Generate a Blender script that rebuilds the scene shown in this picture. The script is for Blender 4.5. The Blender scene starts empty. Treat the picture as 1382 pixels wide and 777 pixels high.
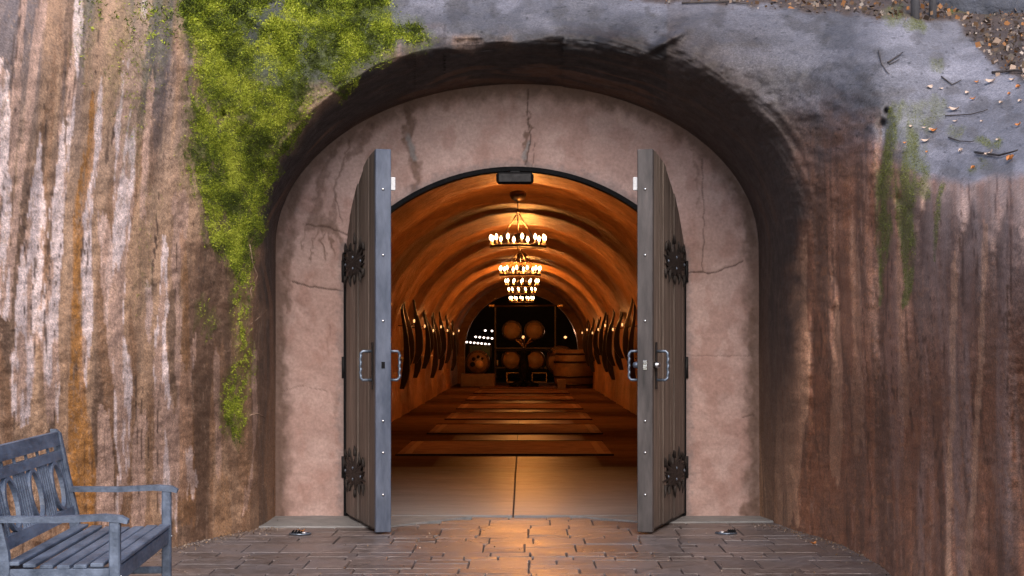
import bpy, bmesh, math, random
import numpy as np
from mathutils import Vector, Matrix
random.seed(7)
R = math.radians
sc = bpy.context.scene
COL = sc.collection

# ---------------------------------------------------------------- camera
EX, EY, EZ = 0.068, -15.0, 1.44          # eye point, metres (wall plane of the portal is y = 0)
FP, PX, PY = 2426.0, 706.0, 465.0        # focal length and principal point in photo pixels
cam = bpy.data.cameras.new('camera')
camo = bpy.data.objects.new('camera', cam); COL.objects.link(camo)
camo.location = (EX, EY, EZ); camo.rotation_euler = (R(90), 0, 0)
cam.sensor_width = 36; cam.lens = FP / 1382 * 36
cam.shift_x = -(PX - 691) / 1382; cam.shift_y = (PY - 388.5) / 1382
cam.clip_start = 0.1; cam.clip_end = 600
sc.camera = camo
def at(px, py, d):                        # a point from image pixel coordinates and an estimated distance from the eye
    return Vector((EX + (px - PX) * d / FP, EY + d, EZ + (PY - py) * d / FP))

# ---------------------------------------------------------------- world, sun, exposure
w = bpy.data.worlds.new('World'); sc.world = w; w.use_nodes = True
wn = w.node_tree.nodes; wl = w.node_tree.links
bg = wn['Background']
sky = wn.new('ShaderNodeTexSky'); sky.sky_type = 'NISHITA'; sky.sun_disc = False
SUN_EL, SUN_AZ = 52, 205
sky.sun_elevation = R(SUN_EL); sky.sun_rotation = R(SUN_AZ)
sky.air_density = 1.0; sky.dust_density = 2.0; sky.ozone_density = 1.0
wl.new(sky.outputs[0], bg.inputs[0]); bg.inputs[1].default_value = 0.12
sl = bpy.data.lights.new('sun', 'SUN'); sl.energy = 1.5; sl.angle = R(50); sl.color = (1, 0.88, 0.76)
so = bpy.data.objects.new('sun', sl); COL.objects.link(so)
# light comes from above, behind the camera and to the right (over the viewer's right shoulder)
v = Vector((0.10, -0.82, 0.80)).normalized()
so.rotation_euler = v.to_track_quat('Z', 'Y').to_euler()
sky.sun_elevation = math.asin(v.z); sky.sun_rotation = math.atan2(v.x, v.y)
sc.view_settings.view_transform = 'Standard'; sc.view_settings.look = 'None'
sc.view_settings.exposure = 0.85; sc.view_settings.gamma = 1.0

# ---------------------------------------------------------------- helpers
def link(name, me, mat=None, parent=None, loc=None, rot=None):
    o = bpy.data.objects.new(name, me); COL.objects.link(o)
    if mat is not None and me is not None and not me.materials: me.materials.append(mat)
    if parent: o.parent = parent
    if loc is not None: o.location = loc
    if rot is not None: o.rotation_euler = rot
    return o
def tag(o, label=None, cat=None, group=None, kind=None):
    if label: o['label'] = label
    if cat: o['category'] = cat
    if group: o['group'] = group
    if kind: o['kind'] = kind
    return o
def empty(name, loc=(0, 0, 0), rz=0):
    o = bpy.data.objects.new(name, None); COL.objects.link(o)
    o.location = loc; o.rotation_euler = (0, 0, rz); o.empty_display_size = .2
    return o
def copy_tree(o, parent=None):
    c = o.copy(); COL.objects.link(c); c.parent = parent
    for ch in [x for x in o.children]: copy_tree(ch, c)
    return c

class MB:
    def __init__(s): s.v = []; s.f = []; s.sm = []
    def add(s, vs, fs, smooth=False):
        b = len(s.v); s.v += [tuple(p) for p in vs]
        s.f += [tuple(i + b for i in f) for f in fs]; s.sm += [smooth] * len(fs); return s
    def box(s, c, d, rot=None, bev=0.0):
        hx, hy, hz = d[0] / 2, d[1] / 2, d[2] / 2
        if bev <= 0:
            vs = [Vector((x, y, z)) for z in (-hz, hz) for y in (-hy, hy) for x in (-hx, hx)]
            fs = [(0, 2, 3, 1), (4, 5, 7, 6), (0, 1, 5, 4), (2, 6, 7, 3), (0, 4, 6, 2), (1, 3, 7, 5)]
        else:
            b = min(bev, hx * .9, hy * .9, hz * .9); vs = []; idx = {}
            for sx in (-1, 1):
                for sy in (-1, 1):
                    for sz in (-1, 1):
                        for a in range(3):
                            p = [sx * (hx - b), sy * (hy - b), sz * (hz - b)]
                            p[a] = (sx * hx, sy * hy, sz * hz)[a]
                            idx[(sx, sy, sz, a)] = len(vs); vs.append(Vector(p))
            fs = []
            S = (-1, 1)
            for a in range(3):
                o1, o2 = [k for k in range(3) if k != a]
                for sa in S:
                    q = []
                    for (p1, p2) in ((-1, -1), (1, -1), (1, 1), (-1, 1)):
                        t = [0, 0, 0]; t[a] = sa; t[o1] = p1; t[o2] = p2; q.append(idx[(t[0], t[1], t[2], a)])
                    fs.append(q if (sa > 0) == (a != 1) else q[::-1])
            for a in range(3):
                o1, o2 = [k for k in range(3) if k != a]
                for p1 in S:
                    for p2 in S:
                        def k(sa, ax):
                            t = [0, 0, 0]; t[a] = sa; t[o1] = p1; t[o2] = p2; return idx[(t[0], t[1], t[2], ax)]
                        fs.append((k(-1, o1), k(1, o1), k(1, o2), k(-1, o2)))
            for sx in S:
                for sy in S:
                    for sz in S: fs.append((idx[(sx, sy, sz, 0)], idx[(sx, sy, sz, 1)], idx[(sx, sy, sz, 2)]))
        if rot is not None: vs = [rot @ p for p in vs]
        c = Vector(c)
        return s.add([p + c for p in vs], fs)
    def tube(s, pts, r, n=8, closed=False, cap=True):
        pts = [Vector(p) for p in pts]; m = len(pts); rs = r if isinstance(r, (list, tuple)) else [r] * m
        rings = []; up = None
        for i, p in enumerate(pts):
            if closed: t = pts[(i + 1) % m] - pts[i - 1]
            else: t = pts[min(i + 1, m - 1)] - pts[max(i - 1, 0)]
            t.normalize()
            if up is None:
                up = Vector((0, 0, 1)) if abs(t.z) < .9 else Vector((1, 0, 0))
            a = t.cross(up).normalized(); b = a.cross(t).normalized(); up = b
            rings.append([p + (a * math.cos(2 * math.pi * k / n) + b * math.sin(2 * math.pi * k / n)) * rs[i] for k in range(n)])
        vs = [q for rg in rings for q in rg]; fs = []
        for i in range(m if closed else m - 1):
            j = (i + 1) % m
            for k in range(n):
                fs.append((i * n + k, i * n + (k + 1) % n, j * n + (k + 1) % n, j * n + k))
        s.add(vs, fs, True)
        if cap and not closed:
            b = len(s.v) - len(vs)
            s.f.append(tuple(b + k for k in range(n))[::-1]); s.sm.append(False)
            s.f.append(tuple(b + (m - 1) * n + k for k in range(n))); s.sm.append(False)
        return s
    def lathe(s, prof, n=16, c=(0, 0, 0), axis='z', mat=None):
        vs = []; fs = []; c = Vector(c)
        for (r, h) in prof:
            for k in range(n):
                a = 2 * math.pi * k / n
                if axis == 'z': p = Vector((r * math.cos(a), r * math.sin(a), h))
                elif axis == 'y': p = Vector((r * math.cos(a), h, r * math.sin(a)))
                else: p = Vector((h, r * math.cos(a), r * math.sin(a)))
                if mat: p = mat @ p
                vs.append(p + c)
        for i in range(len(prof) - 1):
            for k in range(n): fs.append((i * n + k, i * n + (k + 1) % n, (i + 1) * n + (k + 1) % n, (i + 1) * n + k))
        fs.append(tuple(range(n))[::-1]); fs.append(tuple((len(prof) - 1) * n + k for k in range(n)))
        return s.add(vs, fs, True)
    def prism(s, poly, y0, y1, M=None):           # polygon in x,z extruded along y
        n = len(poly); vs = [Vector((x, y0, z)) for x, z in poly] + [Vector((x, y1, z)) for x, z in poly]
        fs = [tuple(range(n)), tuple(range(n, 2 * n))[::-1]] + [(i, i + n, (i + 1) % n + n, (i + 1) % n) for i in range(n)]
        if M: vs = [M @ p for p in vs]
        return s.add(vs, fs)
    def mesh(s, name, mat=None, fix=True):
        me = bpy.data.meshes.new(name); me.from_pydata(s.v, [], s.f); me.update()
        if fix:
            bm = bmesh.new(); bm.from_mesh(me); bmesh.ops.recalc_face_normals(bm, faces=bm.faces); bm.to_mesh(me); bm.free()
        me.polygons.foreach_set('use_smooth', s.sm)
        if mat: me.materials.append(mat)
        return me
    def build(s, name, mat, parent=None, loc=None, rot=None, fix=True):
        return link(name, s.mesh(name, mat, fix), None, parent, loc, rot)

# numpy noise
rng = np.random.RandomState(11)
TAB = rng.rand(256, 256)
def vnoise(x, y, seed=0):
    x = np.asarray(x, float) + seed * 17.31; y = np.asarray(y, float) + seed * 9.77
    xi = np.floor(x).astype(int); yi = np.floor(y).astype(int)
    fx = x - xi; fy = y - yi; fx = fx * fx * (3 - 2 * fx); fy = fy * fy * (3 - 2 * fy)
    a = TAB[xi % 256, yi % 256]; b = TAB[(xi + 1) % 256, yi % 256]
    c = TAB[xi % 256, (yi + 1) % 256]; d = TAB[(xi + 1) % 256, (yi + 1) % 256]
    return (a * (1 - fx) + b * fx) * (1 - fy) + (c * (1 - fx) + d * fx) * fy
def fbm(x, y, o=4, seed=0):
    s = 0; a = .5; t = 0
    for k in range(o):
        s = s + a * vnoise(x * 2 ** k, y * 2 ** k, seed + k * 3); t += a; a *= .5
    return s / t
def sstep(a, b, x):
    t = np.clip((x - a) / (b - a + 1e-9), 0, 1); return t * t * (3 - 2 * t)
def segdist(px, py, pts):                 # distance to a polyline, interpolated third value (width)
    best = np.full(np.shape(px), 1e9); wv = np.zeros(np.shape(px))
    for (x0, y0, w0), (x1, y1, w1) in zip(pts[:-1], pts[1:]):
        dx, dy = x1 - x0, y1 - y0; L = dx * dx + dy * dy + 1e-9
        t = np.clip(((px - x0) * dx + (py - y0) * dy) / L, 0, 1)
        dd = np.hypot(px - x0 - t * dx, py - y0 - t * dy)
        m = dd < best; best = np.where(m, dd, best); wv = np.where(m, w0 + t * (w1 - w0), wv)
    return best, wv
def inpoly(px, py, poly):
    r = np.zeros(np.shape(px), bool); n = len(poly)
    for i in range(n):
        x0, y0 = poly[i]; x1, y1 = poly[(i + 1) % n]
        c = ((y0 > py) != (y1 > py)) & (px < (x1 - x0) * (py - y0) / (y1 - y0 + 1e-12) + x0)
        r ^= c
    return r
def lerp3(c, k, t): return c * (1 - t[..., None]) + np.array(k) * t[..., None]

def grid_mesh(name, P, colr=None, attrs=None, wrap=False, mat=None, smooth=True, flip=False):
    n, m, _ = P.shape
    i = np.arange(n - 1)[:, None]; j = np.arange(m - 1)[None, :]
    q = np.stack([i * m + j, (i + 1) * m + j, (i + 1) * m + j + 1, i * m + j + 1], -1).reshape(-1, 4)
    if flip: q = q[:, ::-1]
    me = bpy.data.meshes.new(name)
    me.vertices.add(n * m); me.vertices.foreach_set('co', P.reshape(-1).astype(np.float32))
    me.loops.add(len(q) * 4); me.loops.foreach_set('vertex_index', q.reshape(-1).astype(np.int32))
    me.polygons.add(len(q)); me.polygons.foreach_set('loop_start', (np.arange(len(q)) * 4).astype(np.int32))
    me.polygons.foreach_set('loop_total', np.full(len(q), 4, np.int32))
    me.polygons.foreach_set('use_smooth', np.full(len(q), smooth))
    me.update(calc_edges=True)
    if colr is not None:
        a = me.attributes.new('stone_colour', 'FLOAT_COLOR', 'POINT')
        c4 = np.ones((n * m, 4), np.float32); c4[:, :3] = colr.reshape(-1, 3); a.data.foreach_set('color', c4.reshape(-1))
    for k, vals in (attrs or {}).items():
        a = me.attributes.new(k, 'FLOAT', 'POINT'); a.data.foreach_set('value', vals.reshape(-1).astype(np.float32))
    if mat: me.materials.append(mat)
    return me

# ---------------------------------------------------------------- materials
class NT:
    def __init__(s, name):
        s.m = bpy.data.materials.new(name); s.m.use_nodes = True; s.t = s.m.node_tree; s.n = s.t.nodes
        s.b = s.n['Principled BSDF']
    def node(s, ty, ins=None, **kw):
        n = s.n.new(ty)
        for k, v in kw.items(): setattr(n, k, v)
        for k, v in (ins or {}).items():
            if isinstance(v, bpy.types.NodeSocket): s.t.links.new(v, n.inputs[k])
            else: n.inputs[k].default_value = v
        return n
    def coord(s, scale=(1, 1, 1), kind='Object', rot=(0, 0, 0)):
        c = s.node('ShaderNodeTexCoord'); m = s.node('ShaderNodeMapping', {'Vector': c.outputs[kind], 'Scale': scale, 'Rotation': rot}); return m.outputs[0]
    def noise(s, vec, scale=5, detail=5, rough=.6, out='Fac'):
        return s.node('ShaderNodeTexNoise', {'Vector': vec, 'Scale': scale, 'Detail': detail, 'Roughness': rough}).outputs[out]
    def ramp(s, fac, stops):
        r = s.node('ShaderNodeValToRGB', {'Fac': fac}); e = r.color_ramp.elements
        while len(e) < len(stops): e.new(.5)
        for k, (p, c) in enumerate(stops):
            e[k].position = p; e[k].color = (*(c if isinstance(c, (tuple, list)) else (c, c, c)), 1)
        return r.outputs[0]
    def mix(s, f, a, b, mode='MIX'):
        n = s.node('ShaderNodeMix', data_type='RGBA', blend_type=mode)
        for k, v in ((0, f), (6, a), (7, b)):
            if isinstance(v, bpy.types.NodeSocket): s.t.links.new(v, n.inputs[k])
            else: n.inputs[k].default_value = v if k == 0 else (*v, 1)
        return n.outputs[2]
    def bump(s, h, strength=.5, dist=.01, prev=None):
        n = s.node('ShaderNodeBump', {'Height': h, 'Strength': strength, 'Distance': dist})
        if prev is not None: s.t.links.new(prev, n.inputs['Normal'])
        return n.outputs[0]
    def set(s, **kw):
        names = {'col': 'Base Color', 'rough': 'Roughness', 'metal': 'Metallic', 'normal': 'Normal', 'spec': 'Specular IOR Level', 'em': 'Emission Color', 'es': 'Emission Strength', 'alpha': 'Alpha', 'trans': 'Transmission Weight', 'coat': 'Coat Weight'}
        for k, v in kw.items():
            i = s.b.inputs[names[k]]
            if isinstance(v, bpy.types.NodeSocket): s.t.links.new(v, i)
            elif k in ('col', 'em'): i.default_value = (*v, 1)
            else: i.default_value = v
        return s.m

def simple(name, a, b, scale=8, rough=.6, metal=0, stretch=(1, 1, 1), bump=.3, bd=.004, rvar=.15, spec=.5):
    t = NT(name); c = t.coord(stretch); n = t.noise(c, scale, 6, .65)
    n2 = t.noise(c, scale * 6, 4, .6)
    col = t.ramp(n, [(.3, a), (.7, b)])
    col = t.mix(.35, col, t.ramp(n2, [(.3, (.35, .35, .35)), (.7, (1, 1, 1))]), 'MULTIPLY')
    r = t.ramp(n2, [(.3, rough - rvar), (.7, min(1, rough + rvar))])
    return t.set(col=col, rough=r, metal=metal, spec=spec, normal=t.bump(n2, bump, bd))

M = {}
def stone_mat(name, wet=.45, grit=1.0, spec=.4):
    t = NT(name)
    a = t.node('ShaderNodeAttribute', attribute_name='stone_colour').outputs['Color']
    c = t.coord()
    cs = t.coord((1, 1, .16))
    n1 = t.noise(c, 9, 8, .7); n2 = t.noise(c, 60, 6, .75); n3 = t.noise(cs, 22, 6, .7); n4 = t.noise(c, 150, 3, .6); n5 = t.noise(c, 30, 5, .8)
    col = t.mix(.4, a, t.ramp(n1, [(.25, .62), (.75, 1.3)]), 'MULTIPLY')
    col = t.mix(.16, col, t.ramp(n3, [(.25, .6), (.5, 1.0), (.78, 1.35)]), 'MULTIPLY')
    col = t.mix(.42, col, t.ramp(n2, [(.38, .4), (.5, 1.0), (.62, 1.6)]), 'MULTIPLY')
    col = t.mix(.35, col, t.ramp(n4, [(.4, .35), (.5, 1.0), (.62, 1.7)]), 'MULTIPLY')
    col = t.mix(.2, col, t.ramp(n5, [(.36, .45), (.5, 1.0), (.64, 1.55)]), 'MULTIPLY')
    r = t.ramp(n1, [(.3, wet), (.7, min(1, wet + .35))])
    b = t.bump(n1, .22 * grit, .03); b = t.bump(n3, .04 * grit, .006, b); b = t.bump(n2, .4 * grit, .008, b); b = t.bump(n5, .22 * grit, .010, b); b = t.bump(n4, .6 * grit, .004, b)
    return t.set(col=col, rough=r, spec=spec, normal=b)
M['rock'] = stone_mat('weathered_shotcrete', .45)
def stucco():
    t = NT('pink_stucco')
    a = t.node('ShaderNodeAttribute', attribute_name='stone_colour').outputs['Color']
    c = t.coord(); n1 = t.noise(c, 2.2, 6, .65); n2 = t.noise(c, 40, 6, .7)
    v = t.node('ShaderNodeTexNoise', {'Vector': c, 'Scale': 5.0, 'Detail': 4.0, 'Distortion': 2.5}).outputs['Fac']
    col = t.mix(.6, a, t.ramp(n1, [(.3, .88), (.7, 1.1)]), 'MULTIPLY')
    col = t.mix(.5, col, t.ramp(v, [(.35, .92), (.65, 1.08)]), 'MULTIPLY')
    col = t.mix(.5, col, t.ramp(n2, [(.3, .62), (.7, 1.3)]), 'MULTIPLY')
    b = t.bump(v, .3, .02); b = t.bump(n2, .45, .006, b)
    return t.set(col=col, rough=.8, normal=b, spec=.25)
M['stucco'] = stucco()
def wood_door():
    t = NT('door_planks'); oi = t.node('ShaderNodeObjectInfo').outputs['Random']
    c = t.coord((1, 1, .05)); n = t.noise(c, 30, 6, .7); n2 = t.noise(t.coord((1, 1, .3)), 3, 4, .6)
    col = t.ramp(n, [(.25, (.05, .036, .03)), (.5, (.15, .112, .092)), (.75, (.30, .235, .20))])
    col = t.mix(.8, col, t.ramp(oi, [(0, .65), (1, 1.3)]), 'MULTIPLY')
    # grey weather-worn foot of the leaf
    g = t.node('ShaderNodeSeparateXYZ', {0: t.coord()}).outputs[2]
    gm = t.node('ShaderNodeMath', {0: g, 1: n2}, operation='ADD').outputs[0]
    col = t.mix(t.ramp(gm, [(.35, .55), (1.0, 0.0)]), col, (.05, .045, .045))
    return t.set(col=col, rough=.55, normal=t.bump(n, .6, .006))
M['planks'] = wood_door()
M['steel_blue'] = simple('blue_grey_painted_edge', (.05, .065, .105), (.15, .172, .235), 7, .5, .1, (1, 1, .3), .35)
M['edge_brown'] = simple('worn_brown_grey_edge', (.035, .03, .03), (.14, .12, .118), 7, .5, .1, (1, 1, .2), .35)
M['iron'] = simple('forged_black_iron', (.018, .017, .018), (.05, .046, .048), 18, .5, .6, bump=.6)
M['strap'] = simple('rusty_dark_strap', (.022, .018, .017), (.06, .048, .044), 14, .7, .2, bump=.6, spec=.25)
M['pull'] = simple('grey_forged_steel', (.12, .15, .2), (.28, .33, .42), 20, .4, .7, bump=.3)
M['black'] = simple('matt_black_housing', (.004, .004, .005), (.008, .008, .010), 10, .85, spec=.2)
M['white'] = simple('white_plastic', (.7, .7, .72), (.8, .8, .82), 10, .4)
M['chrome'] = simple('bright_metal', (.6, .6, .62), (.75, .75, .78), 10, .2, 1)
M['bench'] = simple('blue_grey_weathered_teak', (.04, .058, .095), (.19, .235, .33), 9, .5, 0, (1, .25, 1), .5, .006)
M['apron'] = simple('grey_concrete', (.16, .16, .165), (.3, .29, .29), 6, .6, 0, (1, 2, 1), .4)
M['iron_dark'] = simple('dark_bronze', (.02, .012, .008), (.05, .03, .018), 20, .4, .7)
M['brass'] = simple('old_brass', (.35, .2, .08), (.5, .3, .12), 20, .35, .8)
M['stave'] = simple('dark_barrel_stave', (.008, .004, .002), (.035, .016, .007), 6, .5, 0, (1, 1, .1), .4, spec=.15)
M['barrel'] = simple('oak_barrel', (.10, .05, .022), (.2, .11, .05), 6, .5, 0, (1, .2, 1), .4)
M['barrel_head'] = simple('oak_barrel_head', (.35, .2, .09), (.5, .3, .14), 5, .55, 0, (1, 1, .15), .3)
M['timber'] = simple('brown_timber', (.12, .06, .03), (.2, .11, .055), 6, .5)
M['candle'] = simple('ivory_candle_sleeve', (.6, .45, .28), (.7, .55, .36), 12, .5)
def emis(name, col, s):
    t = NT(name); m = t.set(col=(0, 0, 0), em=col, es=s); m.cycles.emission_sampling = 'NONE'; return m
M['bulb'] = emis('lit_bulb', (1, .64, .30), 16)
M['bulb_small'] = emis('lit_lamp_glass', (1, .45, .16), 1.1)
M['bulb_white'] = emis('lit_white_bulb', (1, .8, .7), 3.0)
def leafm(name, a, b):
    t = NT(name); oi = t.node('ShaderNodeObjectInfo').outputs['Random']; n = t.noise(t.coord(), 30, 3)
    col = t.mix(n, a, b); return t.set(col=col, rough=.6)
M['leaf_pale'] = leafm('pale_dry_leaf', (.5, .36, .27), (.65, .52, .45))
M['leaf_orange'] = leafm('orange_dry_leaf', (.45, .14, .03), (.6, .25, .07))
M['twig'] = simple('dark_twig', (.04, .03, .028), (.1, .08, .075), 30, .7)

# ---------------------------------------------------------------- rock shell round the portal
CX, CY, AX, AY = 697.5, 332.0, 324.5, 216.0     # arch outline of the recess, in image pixels, placed at 15 m
NL, NA, NR = 340, 640, 390
def outline():
    o = []; b = []
    for k in range(NL):
        f = k / NL; o.append((CX - AX + 0, 752 + (CY - 752) * f)); b.append((-400, 950 + (200 - 950) * f))
    Ltot = 460 + 2200 + 460
    for k in range(NA):
        f = k / (NA - 1); a = math.pi * (1 - f)
        o.append((CX + AX * math.cos(a), CY - AY * math.sin(a)))
        L = f * Ltot
        # ease the corners so that rays leave the outline smoothly
        if L < 460: b.append((-400, 200 - L))
        elif L < 2660: b.append((-400 + L - 460, -260))
        else: b.append((1800, -260 + L - 2660))
    for k in range(1, NL + 1):
        f = k / NL; o.append((CX + AX, CY + (752 - CY) * f)); b.append((1800, 200 + 750 * f))
    return np.array(o, float), np.array(b, float)
O_, B_ = outline()
kk = (np.arange(NR) / (NR - 1)) ** 1.55
GX = O_[:, None, 0] * (1 - kk) + B_[:, None, 0] * kk
GY = O_[:, None, 1] * (1 - kk) + B_[:, None, 1] * kk
CP = np.array([
(-400,-260,11),(-400,200,8.7),(-400,900,8.4),(-200,-100,11.6),(-200,300,9.9),(-200,850,9.9),
(0,0,11.6),(0,200,11.2),(0,500,11.0),(0,850,11.0),(100,-100,13.4),(100,-260,16),(100,0,12.3),(100,300,11.8),(100,800,11.75),
(200,0,13.0),(200,200,12.6),(200,500,12.35),(200,800,12.3),(290,0,13.5),(290,250,13.2),(290,500,13.2),(290,800,13.2),
(340,250,13.7),(340,500,13.9),(340,760,13.95),(372,500,14.15),(372,750,14.15),
(400,60,13.8),(400,0,14.1),(400,130,13.65),(400,-100,15.2),(480,100,13.7),(560,60,13.9),(560,0,14.4),
(700,100,14.0),(700,62,13.95),(700,30,14.15),(700,0,14.5),(700,-100,16.2),(700,-260,20),
(830,130,13.9),(830,60,13.85),(830,0,14.5),(930,160,13.7),(930,80,13.6),(930,20,14.1),(930,-40,15.2),
(1010,250,13.7),(1010,130,13.4),(1020,40,13.8),(1040,-40,15.2),(1050,400,14.0),(1050,760,14.1),(1020,500,14.3),
(1100,300,13.2),(1100,500,13.2),(1100,800,13.2),(1160,300,12.5),(1160,600,12.5),(1160,800,12.45),(1100,180,13.1),(1110,80,13.3),(1120,0,14.4),
(1382,252,9.0),(1320,258,9.85),(1382,212,9.75),(1320,222,10.45),(1260,222,11.15),(1190,130,12.3),(1190,60,13.0),(1190,22,13.8),(1190,-60,15.8),(1200,500,11.4),(1200,800,11.25),(1200,220,11.85),
(1240,250,11.0),(1260,400,10.4),(1260,800,10.2),(1320,245,9.95),(1320,500,9.5),(1320,800,9.4),
(1382,235,9.2),(1382,500,8.8),(1382,800,8.7),(1500,235,8.2),(1500,600,7.8),(1500,850,7.8),(1800,235,7),(1800,850,6.6),
(1280,150,12.1),(1280,60,13.5),(1382,150,11.2),(1382,60,13.2),(1382,0,15),(1500,100,11.5),(1500,0,14.5),(1800,0,13),
(1300,-60,16.5),(1800,-260,20),(1300,-260,21)], float)
def tps_fit(cp, lam=30.0):
    X = cp[:, :2] / 100; n = len(X)
    r = np.hypot(X[:, None, 0] - X[None, :, 0], X[:, None, 1] - X[None, :, 1])
    K = np.where(r > 0, r * r * np.log(r + 1e-9), 0) + np.eye(n) * lam * 1e-3
    Pm = np.c_[np.ones(n), X]; A = np.block([[K, Pm], [Pm.T, np.zeros((3, 3))]])
    return np.linalg.solve(A, np.r_[cp[:, 2], 0, 0, 0])
W_ = tps_fit(CP)
def dbase(px, py):
    x = np.asarray(px, float) / 100; y = np.asarray(py, float) / 100
    s = W_[-3] + W_[-2] * x + W_[-1] * y
    for k in range(len(CP)):
        r2 = (x - CP[k, 0] / 100) ** 2 + (y - CP[k, 1] / 100) ** 2
        s = s + W_[k] * .5 * r2 * np.log(r2 + 1e-12)
    return s
def edge_dist(px, py):                    # distance in image pixels outside the recess outline
    dx = px - CX; dy = py - CY
    leg = np.abs(dx) - AX
    k = np.hypot(dx / AX, dy / AY) + 1e-9; rr = np.hypot(dx, dy)
    arc = rr * (1 - 1 / k)
    return np.where(dy > 0, leg, arc)
def arch_ang(px, py):
    a = np.arctan2(np.maximum(CY - py, 0), px - CX); return np.clip(a, 0, math.pi)
def lipw(px, py):
    a = arch_ang(px, py)     # 0 right, pi left
    return np.interp(a, [0, .4, .9, 1.57, 2.2, 2.7, math.pi], [62, 92, 100, 60, 68, 50, 38])
def flow(px, py):
    left = px + .0875 * np.clip(py, -200, 420)
    right = px - .03 * (py - 400)
    return np.where(px < 550, left, right)
CREASE = [[(1268,226,3),(1252,262,5),(1244,330,6),(1242,460,5)],[(1345,232,3),(1316,262,6),(1300,330,7),(1297,520,6)],[(1300,236,3),(1280,270,4),(1272,340,5)],[(1204,128,3),(1194,170,5),(1191,260,6),(1188,420,5),(1186,560,3)],[(1228,232,3),(1220,280,5),(1216,420,5)],[(1382,250,4),(1352,300,6),(1344,480,7)],[(1130,330,4),(1128,560,6)],[(1096,380,5),(1100,640,6)]]
def shell_depth(px, py):
    d = dbase(px, py)
    e = edge_dist(px, py); wv = lipw(px, py); q = np.clip(e / wv, 0, 1)
    legness = sstep(150, 330, py)
    g = (1 - q) ** np.where(px > 760, 1.7 + .5 * legness, 1.3 + .9 * legness)
    d = d + (15.06 - d) * g
    s = flow(px, py)
    off = sstep(0, 30, e)
    wallness = np.where(px < 600, sstep(-60, 120, py + (px < 240) * 200), sstep(170, 330, py))
    s = s + 10 * (fbm(px / 60, py / 130, 2, 49) - .5)
    fl = fbm(s / 40, py / 420, 3, 1) - .5
    fl2 = np.abs(vnoise(s / 30 + .4 * vnoise(s / 60, py / 130, 5), py / 600, 2) - .5)
    fl3 = fbm(s / 7, py / 260, 2, 7) - .5
    slope = 1 + .5 * sstep(1100, 1150, px) + .4 * sstep(1190, 1260, px)
    slope = np.where(px < 560, .5, slope)
    d = d + wallness * off * slope * (.20 * fl - .11 * fl2 + .012 * fl3)
    top = 1 - wallness
    d = d + off * top * ((.26 - .14 * sstep(900, 1000, px)) * (fbm(px / 75, py / 45, 4, 13) - .5)) + off * .05 * (fbm(px / 16, py / 16, 3, 15) - .5)
    # tangential folds in the rounded lip of the arch
    d = d + sstep(2, 14, e) * (1 - sstep(.8, 1.4, e / wv)) * (.055 * (fbm(e / 9 + 2 * vnoise(px / 80, py / 80, 3), arch_ang(px, py) * 2.5 + np.maximum(py - CY, 0) / 200, 3, 21) - .5))
    for pts in CREASE:
        jx = px + 14 * (fbm(px / 30, py / 45, 3, 17) - .5)
        dd, ww = segdist(jx, py, pts); fade = sstep(pts[0][1] - 6, pts[0][1] + 60, py) * sstep(pts[-1][1] + 10, pts[-1][1] - 150, py)
        d = d + fade * (.09 * np.exp(-(dd / (1.5 * ww)) ** 2) - .045 * np.exp(-((dd - 4 * ww) / (2.2 * ww)) ** 2))
    # a bump where a broken edge sticks up over the arch
    d = d - .12 * np.exp(-(((px - 905) / 26) ** 2 + ((py - 52 + (px - 905) * .55) / 7) ** 2))
    # short hollows in the mossy shoulder
    for (hx, hy, hr) in ((1196, 150, 3), (1192, 166, 3), (1214, 270, 6), (1228, 285, 6), (243, 2, 10), (300, 154, 4)):
        d = d + .09 * np.exp(-(((px - hx) / hr) ** 2 + ((py - hy) / hr / 1.4) ** 2))
    return d
GD = shell_depth(GX, GY)
GP = np.stack([EX + (GX - PX) * GD / FP, EY + GD, EZ + (PY - GY) * GD / FP], -1)

MOSS_MAIN = [(238,-40),(246,0),(250,60),(262,90),(263,200),(270,260),(284,335),(312,352),(320,420),(318,480),(306,560),(305,596),(316,598),(329,500),(331,470),(330,400),(338,330),(345,290),(365,230),(405,155),(465,105),(515,70),(530,30),(515,-40)]
def moss_amount(px, py):
    return sum(moss_hard(px + a, py + b) for a, b in ((0, 0), (11, 4), (-11, -5), (4, 13), (-5, -13))) / 5
def moss_hard(px, py):
    jx = px + 26 * (fbm(px / 30, py / 30, 3, 31) - .5); jy = py + 50 * (fbm(px / 22, py / 40, 3, 33) - .5)
    m = inpoly(jx, jy, MOSS_MAIN).astype(float)
    dens = fbm(px / 26, py / 34, 4, 35)
    m = m * np.where(dens > .38, 1, .3)
    # bare patches
    for (x, y, rx, ry) in ((345,36,17,16),(412,60,14,12),(430,110,18,14),(372,10,26,12),(300,155,10,10),(330,232,6,18),(275,120,8,26),(296,300,10,30),(440,12,25,10)):
        q = ((jx - x) / rx) ** 2 + ((jy - y) / ry) ** 2; m = np.where(q < 1, m * .12, m)
    for pts, k in (([(200,-40,16),(190,40,9),(182,140,5),(178,240,2)], .34), ([(170,-40,10),(158,60,6),(148,150,3)], .3), ([(125,-40,10),(112,60,4),(110,110,2)], .3),
                   ([(226,-20,16),(215,50,8),(205,120,3)], .36), ([(258,160,4),(256,200,5),(250,260,2)], .6), ([(277,410,3),(279,430,6),(276,452,2)], .75),
                   ([(205,250,1.5),(180,420,1.5)], .25), ([(552,46,15),(566,44,11)], .8), ([(455,-10,30),(500,10,26)], .8), ([(324,350,4),(327,420,4),(326,490,4),(312,575,4)], .9)):
        dd, ww = segdist(jx, py, pts); m = np.maximum(m, k * sstep(1.25, .6, dd / (ww + .01)))
    return m
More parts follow.
